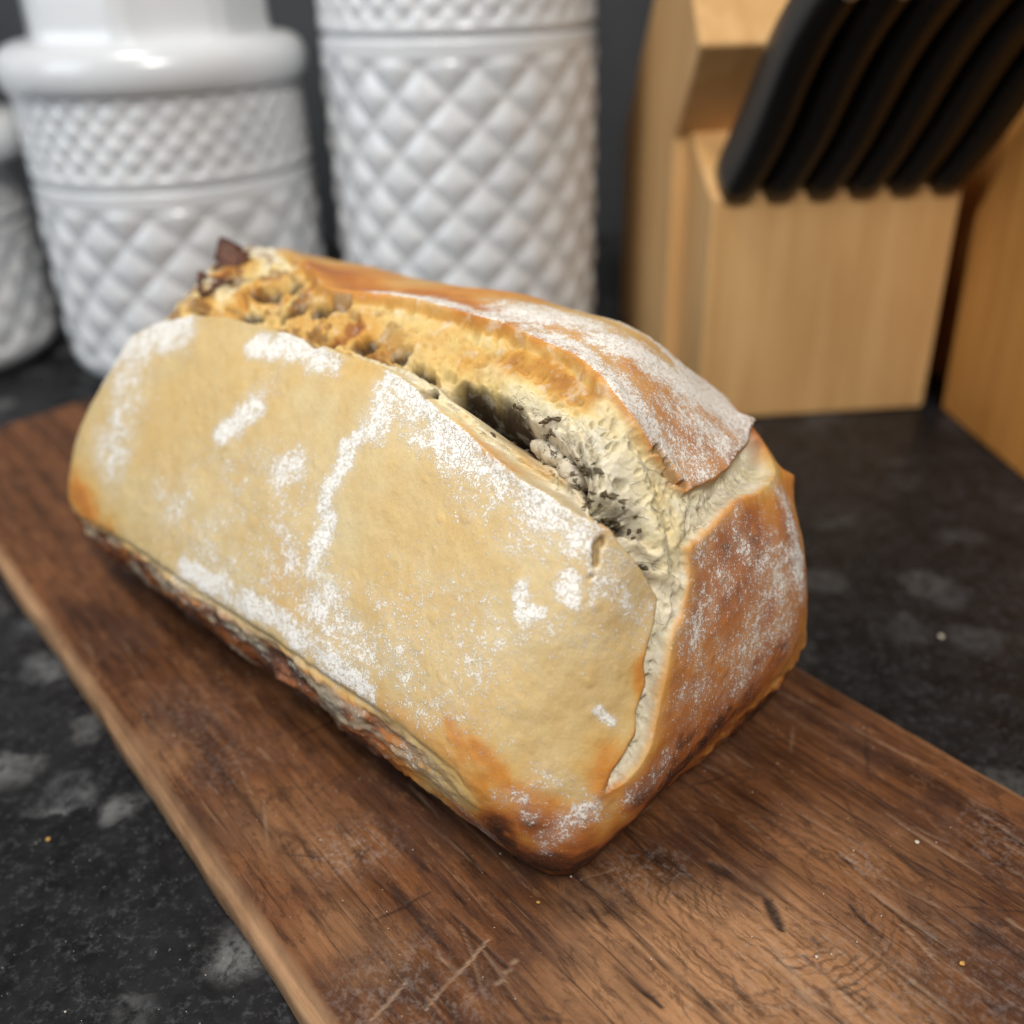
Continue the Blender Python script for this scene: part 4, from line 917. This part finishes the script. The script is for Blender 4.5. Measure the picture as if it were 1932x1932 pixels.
# ---------------------------------------------------------------- ceramic canisters
def ceramic_material():
    k = NT('glazed_white_ceramic'); v = k.coord()
    col = k.mix(k.ramp(k.noise(v, 30, 3), 0.3, 0.7), (0.64, 0.66, 0.685), (0.70, 0.71, 0.725))
    mat = k.fin(col, 0.24, k.bump(k.noise(v, 120, 2), 0.03, 0.001), 0.5)
    k.b.inputs['Coat Weight'].default_value = 0.3; k.b.inputs['Coat Roughness'].default_value = 0.12
    return mat
M_ceramic = ceramic_material()
def quilt(th, z, n, h, amp, phase=0.0):
    u = th * n / (2 * np.pi) + phase; v = z / h
    a = np.abs(np.sin(np.pi * (u + v))); b = np.abs(np.sin(np.pi * (u - v)))
    return amp * (np.minimum(a, b) * 0.55 + 0.45 * np.sqrt(a * b + 1e-6))
def canister(loc, R, H, ring, label, phase, lid):
    """loc = centre on the worktop, H height of the body, ring = height of the groove between the two quilted bands"""
    root = empty('canister', loc); tag(root, label, 'canister', 'quilted white canisters behind the loaf')
    nt = 448; zs = np.unique(np.concatenate([np.linspace(0.006, H, 230), np.array([0, .0015, .003, .0045, ring - .0025, ring - .0012, ring, ring + .0012, ring + .0025])]))
    th = np.linspace(0, 2 * np.pi, nt, endpoint=False); T, Z = np.meshgrid(th, zs, indexing='ij')
    r = np.full(T.shape, R - 0.0035)
    foot = np.clip(1 - Z / 0.013, 0, 1); r -= 0.010 * foot ** 2.2
    lowm = sstep(0.014, 0.017, Z) * (1 - sstep(ring - 0.0125, ring - 0.0095, Z)); upm = sstep(ring + 0.0045, ring + 0.0065, Z) * (1 - sstep(H - 0.0075, H - 0.0055, Z))
    r += 0.0018 * (1 - np.maximum(lowm, upm)) * (1 - foot)
    r += lowm * quilt(T, Z - ring, 16, 0.0275, 0.0030, phase) + upm * quilt(T, Z - ring, 32, 0.0140, 0.0018, phase)
    r -= 0.0030 * np.exp(-((Z - ring) / 0.0013) ** 2)
    V = np.stack([r * np.cos(T), r * np.sin(T), Z], -1).reshape(-1, 3); F = grid_faces(nt, len(zs), closed_u=True)
    n0 = len(V); nz = len(zs)
    V = np.concatenate([V, [(0, 0, 0)], [(0, 0, H)]])
    i = np.arange(nt); j = (i + 1) % nt
    cap = np.concatenate([np.stack([j * nz, i * nz, np.full(nt, n0), np.full(nt, n0)], -1), np.stack([i * nz + nz - 1, j * nz + nz - 1, np.full(nt, n0 + 1), np.full(nt, n0 + 1)], -1)])
    me = mesh_np('body', V, F); 
    bm_tri = mesh_np('base', V, np.concatenate([cap[:, :3]]))
    bo = link('body', me, M_ceramic, root); link('base', bm_tri, M_ceramic, bo)
    if lid:
        prof = lid
        nt2 = 256; th2 = np.linspace(0, 2 * np.pi, nt2, endpoint=False); pr = np.array(prof['rim'])
        V = np.stack([np.outer(np.cos(th2), pr[:, 0]), np.outer(np.sin(th2), pr[:, 0]), np.tile(H + pr[:, 1], (nt2, 1))], -1).reshape(-1, 3)
        rim = link('lid', mesh_np('lid', V, grid_faces(nt2, len(pr), closed_u=True)), M_ceramic, root)
        # octagonal upper lid with softened corners
        ph = prof['turn']; a = (th2 - ph + np.pi / 8) % (np.pi / 4) - np.pi / 8; oc = np.cos(np.pi / 8) / np.cos(a)
        oc = np.minimum(oc, 0.972); zz = np.array(prof['oct'])
        V = np.stack([np.outer(np.cos(th2) * oc, zz[:, 0]), np.outer(np.sin(th2) * oc, zz[:, 0]), np.tile(H + zz[:, 1], (nt2, 1))], -1).reshape(-1, 3)
        link('lid_top', mesh_np('lid_top', V, grid_faces(nt2, len(zz), closed_u=True)), M_ceramic, rim)
    return root
Z0 = COUNTER_Z
LID = dict(rim=[(0.0, -0.0045), (0.070, -0.0045), (0.0765, -0.0045), (0.0790, -0.003), (0.0805, 0.0005), (0.0812, 0.005), (0.0806, 0.010), (0.0785, 0.0145), (0.0750, 0.0175), (0.0710, 0.0192), (0.0675, 0.0200), (0.0, 0.0205)],
           oct=[(0.0668, 0.0190), (0.0656, 0.0220), (0.0650, 0.0265), (0.0650, 0.075), (0.063, 0.080), (0.0, 0.081)], turn=math.radians(-90 + 3.5 + 22.5))
canister((-0.186, 0.596, Z0), 0.0785, 0.159, 0.111, 'squat white quilted canister with an octagonal lid, behind the left of the loaf', 0.33, LID)
canister((-0.021, 0.600, Z0), 0.0765, 0.226, 0.177, 'tall white quilted canister standing between the lidded canister and the knife block', 0.12, dict(rim=LID['rim'], oct=LID['oct'], turn=LID['turn']))
canister((-0.351, 0.600, Z0), 0.0700, 0.122, 0.084, 'small grey-white canister at the left edge of the picture', 0.0, LID)


# ---------------------------------------------------------------- knife block, knives, second block
def prism(name, prof, x0, x1, bev, mat, parent):
    """extrude a side profile (v back, z up) from x0 to x1, with rounded edges"""
    me = bpy.data.meshes.new(name); n = len(prof)
    V = [(x0, v, z) for v, z in prof] + [(x1, v, z) for v, z in prof]
    F = [tuple(range(n)), tuple(range(2 * n - 1, n - 1, -1))] + [(i, n + i, n + (i + 1) % n, (i + 1) % n) for i in range(n)]
    me.from_pydata(V, [], F); me.update()
    import bmesh
    bm = bmesh.new(); bm.from_mesh(me); bmesh.ops.recalc_face_normals(bm, faces=bm.faces)
    bmesh.ops.bevel(bm, geom=list(bm.edges), offset=bev, segments=3, profile=0.6, affect='EDGES')
    bm.to_mesh(me); bm.free()
    for p_ in me.polygons: p_.use_smooth = False
    return link(name, me, mat, parent)
M_block = wood_material('beech_block', (0.66, 0.405, 0.175), (0.55, 0.31, 0.120))
M_block2 = wood_material('orange_pine_block', (0.70, 0.335, 0.085), (0.56, 0.24, 0.055))
M_slot = simple_mat('slot_dark', (0.02, 0.012, 0.008), (0.03, 0.018, 0.01), 200)
def handle_material():
    k = NT('black_handle_plastic'); v = k.coord()
    return k.fin((0.006, 0.006, 0.0065), 0.34, k.bump(k.noise(v, 700, 3), 0.1, 0.0003), 0.5)
M_handle = handle_material()
M_steel = simple_mat('steel', (0.55, 0.56, 0.58), (0.62, 0.63, 0.66), 300, 0.28, 0.05)
M_steel.node_tree.nodes['Principled BSDF'].inputs['Metallic'].default_value = 1.0
KB = empty('knife_block', (0.0955, 0.464, COUNTER_Z), math.radians(4.0)); zc = -COUNTER_Z
tag(KB, 'pale wooden knife block with black handled knives behind the loaf', 'knife block')
prism('front_tier', [(0, 0), (0, 0.093 + zc), (0.046, 0.116 + zc), (0.046, 0)], 0, 0.1185, 0.0025, M_block, KB)
prism('leaning_tier', [(0.0465, 0), (0.0465, 0.112 + zc), (0.006, 0.156 + zc), (0.062, 0.214 + zc), (0.175, 0.100 + zc), (0.175, 0)], -0.008, 0.1265, 0.0025, M_block, KB)
def knife(u, i):
    """steak knife: slim black handle rising out of the front tier towards the room, steel bolster plate and rivets"""
    root = empty('steak_knife', (0, 0, 0)); root.matrix_world = Matrix.Translation(KB.location) @ Matrix.Rotation(math.radians(4.0), 4, 'Z') @ Matrix.Translation((u, 0, 0))
    ord_ = ['first', 'second', 'third', 'fourth', 'fifth', 'sixth'][i]
    tag(root, ord_ + ' black knife handle from the left in the row on the knife block', 'knife', 'black knives in the wooden block')
    a = Vector((0, 0.010, 0.094 + zc)); d = Vector((0.11, -0.66, 0.75)).normalized(); nrm = Vector((0, 0.75, 0.66))
    L = 0.135; V = []; nseg = 22; nc = 20
    for s in range(nseg):
        t = s / (nseg - 1); c = a + d * (L * t) + nrm * (0.0045 * math.sin(t * math.pi * 1.15)) + Vector((0.0022 * math.sin(t * 2 * math.pi), 0, 0))
        hw = 0.0125 + 0.0018 * math.sin(t * math.pi * 1.4 + 0.3) ; tw = 0.0080 + 0.0008 * math.sin(t * 3.1)
        e = min(1.0, math.sqrt(max(0.0, 1 - (1 - min(t, 1 - t) / 0.07) ** 2)) if min(t, 1 - t) < 0.07 else 1.0); e = max(e, 0.12)
        for q in range(nc):
            an = q / nc * 2 * math.pi; ca, sa = math.cos(an), math.sin(an)
            V.append(c + Vector((1, 0, 0)) * (tw * e * math.copysign(abs(ca) ** 0.62, ca)) + nrm * (hw * e * math.copysign(abs(sa) ** 0.62, sa)))
    me = mesh_np('handle', np.array([tuple(v) for v in V]), grid_faces(nseg, nc, closed_u=False))
    F = [(s * nc + q, s * nc + (q + 1) % nc, (s + 1) * nc + (q + 1) % nc, (s + 1) * nc + q) for s in range(nseg - 1) for q in range(nc)]
    F += [(0, 0 + k, 0 + k + 1, 0 + k + 1) for k in ()]
    h = mesh_np('handle', np.array([tuple(v) for v in V]), np.array(F)[:, ::-1]); ho = link('handle', h, M_handle, root)
    # blade going down into its slot
    bl = prism('blade', [(0, 0), (0.0, 0.016), (0.05, 0.016), (0.05, 0)], -0.0008, 0.0008, 0.0002, M_steel, root)
    bl.matrix_local = Matrix.Translation(a + d * 0.004 - nrm * 0.008) @ Matrix((Vector((1, 0, 0)), -d, nrm)).transposed().to_4x4()
    for t in (0.40, 0.90):
        c = a + d * (L * t) - nrm * (0.0125 + 0.0018 * math.sin(t * math.pi * 1.4 + 0.3) - 0.0035 * math.sin(t * math.pi * 1.15))
        if t < 0.5: continue
        W_ = []; 
        for rr, hh in ((0.0036, -0.001), (0.0036, 0.0006), (0.0026, 0.0012), (0.0002, 0.0014)):
            for q in range(12):
                an = q / 12 * 2 * math.pi; W_.append(c + Vector((1, 0, 0)) * rr * math.cos(an) + d * rr * math.sin(an) - nrm * hh)
        FF = [(s * 12 + q, s * 12 + (q + 1) % 12, (s + 1) * 12 + (q + 1) % 12, (s + 1) * 12 + q) for s in range(3) for q in range(12)]
        link('rivet', mesh_np('rivet', np.array([tuple(v) for v in W_]), np.array(FF)), M_steel, ho)
    return root
for i in range(6): knife(0.0100 + i * 0.0195, i)
WB = empty('wooden_stand', (0.229, 0.372, COUNTER_Z), math.radians(4.0))
tag(WB, 'orange wooden block cut off by the right edge of the picture', 'wooden block')
prism('side_panel', [(0, 0), (0, 0.215), (0.035, 0.215), (0.102, 0.098), (0.098, 0.0)], 0, 0.018, 0.0022, M_block2, WB)
prism('core', [(0.006, 0), (0.006, 0.200), (0.24, 0.200), (0.24, 0.0)], 0.0182, 0.11, 0.002, M_block2, WB)  # unseen depth added behind the panel to keep the gap beside it dark


# ---------------------------------------------------------------- crumbs and flour on the worktop and board
def crumb(loc, size, mat, label, seed, flat=0.6):
    r = np.random.default_rng(seed); nu, nv = 10, 7
    U, Vv = np.meshgrid(np.linspace(0, 2 * np.pi, nu, endpoint=False), np.linspace(0.05, np.pi - 0.05, nv), indexing='ij')
    rad = size * (1 + 0.35 * r.uniform(-1, 1, U.shape))
    V = np.stack([rad * np.sin(Vv) * np.cos(U) * 1.25, rad * np.sin(Vv) * np.sin(U), rad * flat * np.cos(Vv)], -1).reshape(-1, 3)
    o = link('bread_crumb', mesh_np('bread_crumb', V, grid_faces(nu, nv, closed_u=True)), mat)
    o.location = (loc[0], loc[1], loc[2] + size * flat * 0.8); o.rotation_euler = (0, 0, r.uniform(0, 6))
    return tag(o, label, 'crumb', 'crumbs fallen from the loaf')
crumb((-0.1302, 0.1974, -0.0180), 0.000572, M_crumb, 'yellow crumb lying on the black worktop left of the board', 1, 0.8)
crumb((0.0032, 0.1567, 0.0000), 0.000364, M_crumb, 'orange crumb on the board just below the near corner of the loaf', 2, 0.6)
crumb((0.0931, 0.1376, 0.0000), 0.00052, M_crumb, 'flat golden flake on the board towards its right edge', 3, 0.3)
crumb((0.0627, 0.1402, 0.0000), 0.000312, M_pale, 'white crumb on the board beside a long dark cut', 4, 0.8)
crumb((0.0958, 0.1708, 0.0000), 0.000468, M_pale, 'white crumb on the board nearest to its right rim', 5, 0.6)
crumb((0.1466, 0.2767, -0.0180), 0.000832, M_pale, 'grey crumb on the worktop right of the loaf', 6, 0.5)
def specks():
    """loose flour scattered over board and worktop: too fine to count"""
    r = random.Random(21); V = []; F = []
    def speck(x, y, z, s):
        b = len(V); a = r.uniform(0, 6.28)
        for k in range(3): V.append((x + s * math.cos(a + k * 2.09), y + s * math.sin(a + k * 2.09), z))
        V.append((x, y, z + s * 1.1)); F.extend([(b, b + 1, b + 3), (b + 1, b + 2, b + 3), (b + 2, b, b + 3)])
    for _ in range(300):
        s, c = r.uniform(-0.07, 0.16), r.uniform(0.006, B_W - 0.004)
        x, y = B_ORG[0] + bd[0] * s + bn[0] * c, B_ORG[1] + bd[1] * s + bn[1] * c
        speck(x, y, 0.0002, abs(r.gauss(0, 0.00011)) + 0.00006)
    for _ in range(60):
        x, y = r.uniform(-0.15, -0.03), r.uniform(0.10, 0.2)
        if (x - B_ORG[0]) * bn[0] + (y - B_ORG[1]) * bn[1] < -0.006: speck(x, y, COUNTER_Z, abs(r.gauss(0, 0.00013)) + 0.00008)
    o = link('flour_specks', mesh_np('flour_specks', np.array(V), np.array(F), False), M_pale)
    tag(o, 'loose flour specks scattered over the board and worktop', 'flour', kind='stuff')
specks()
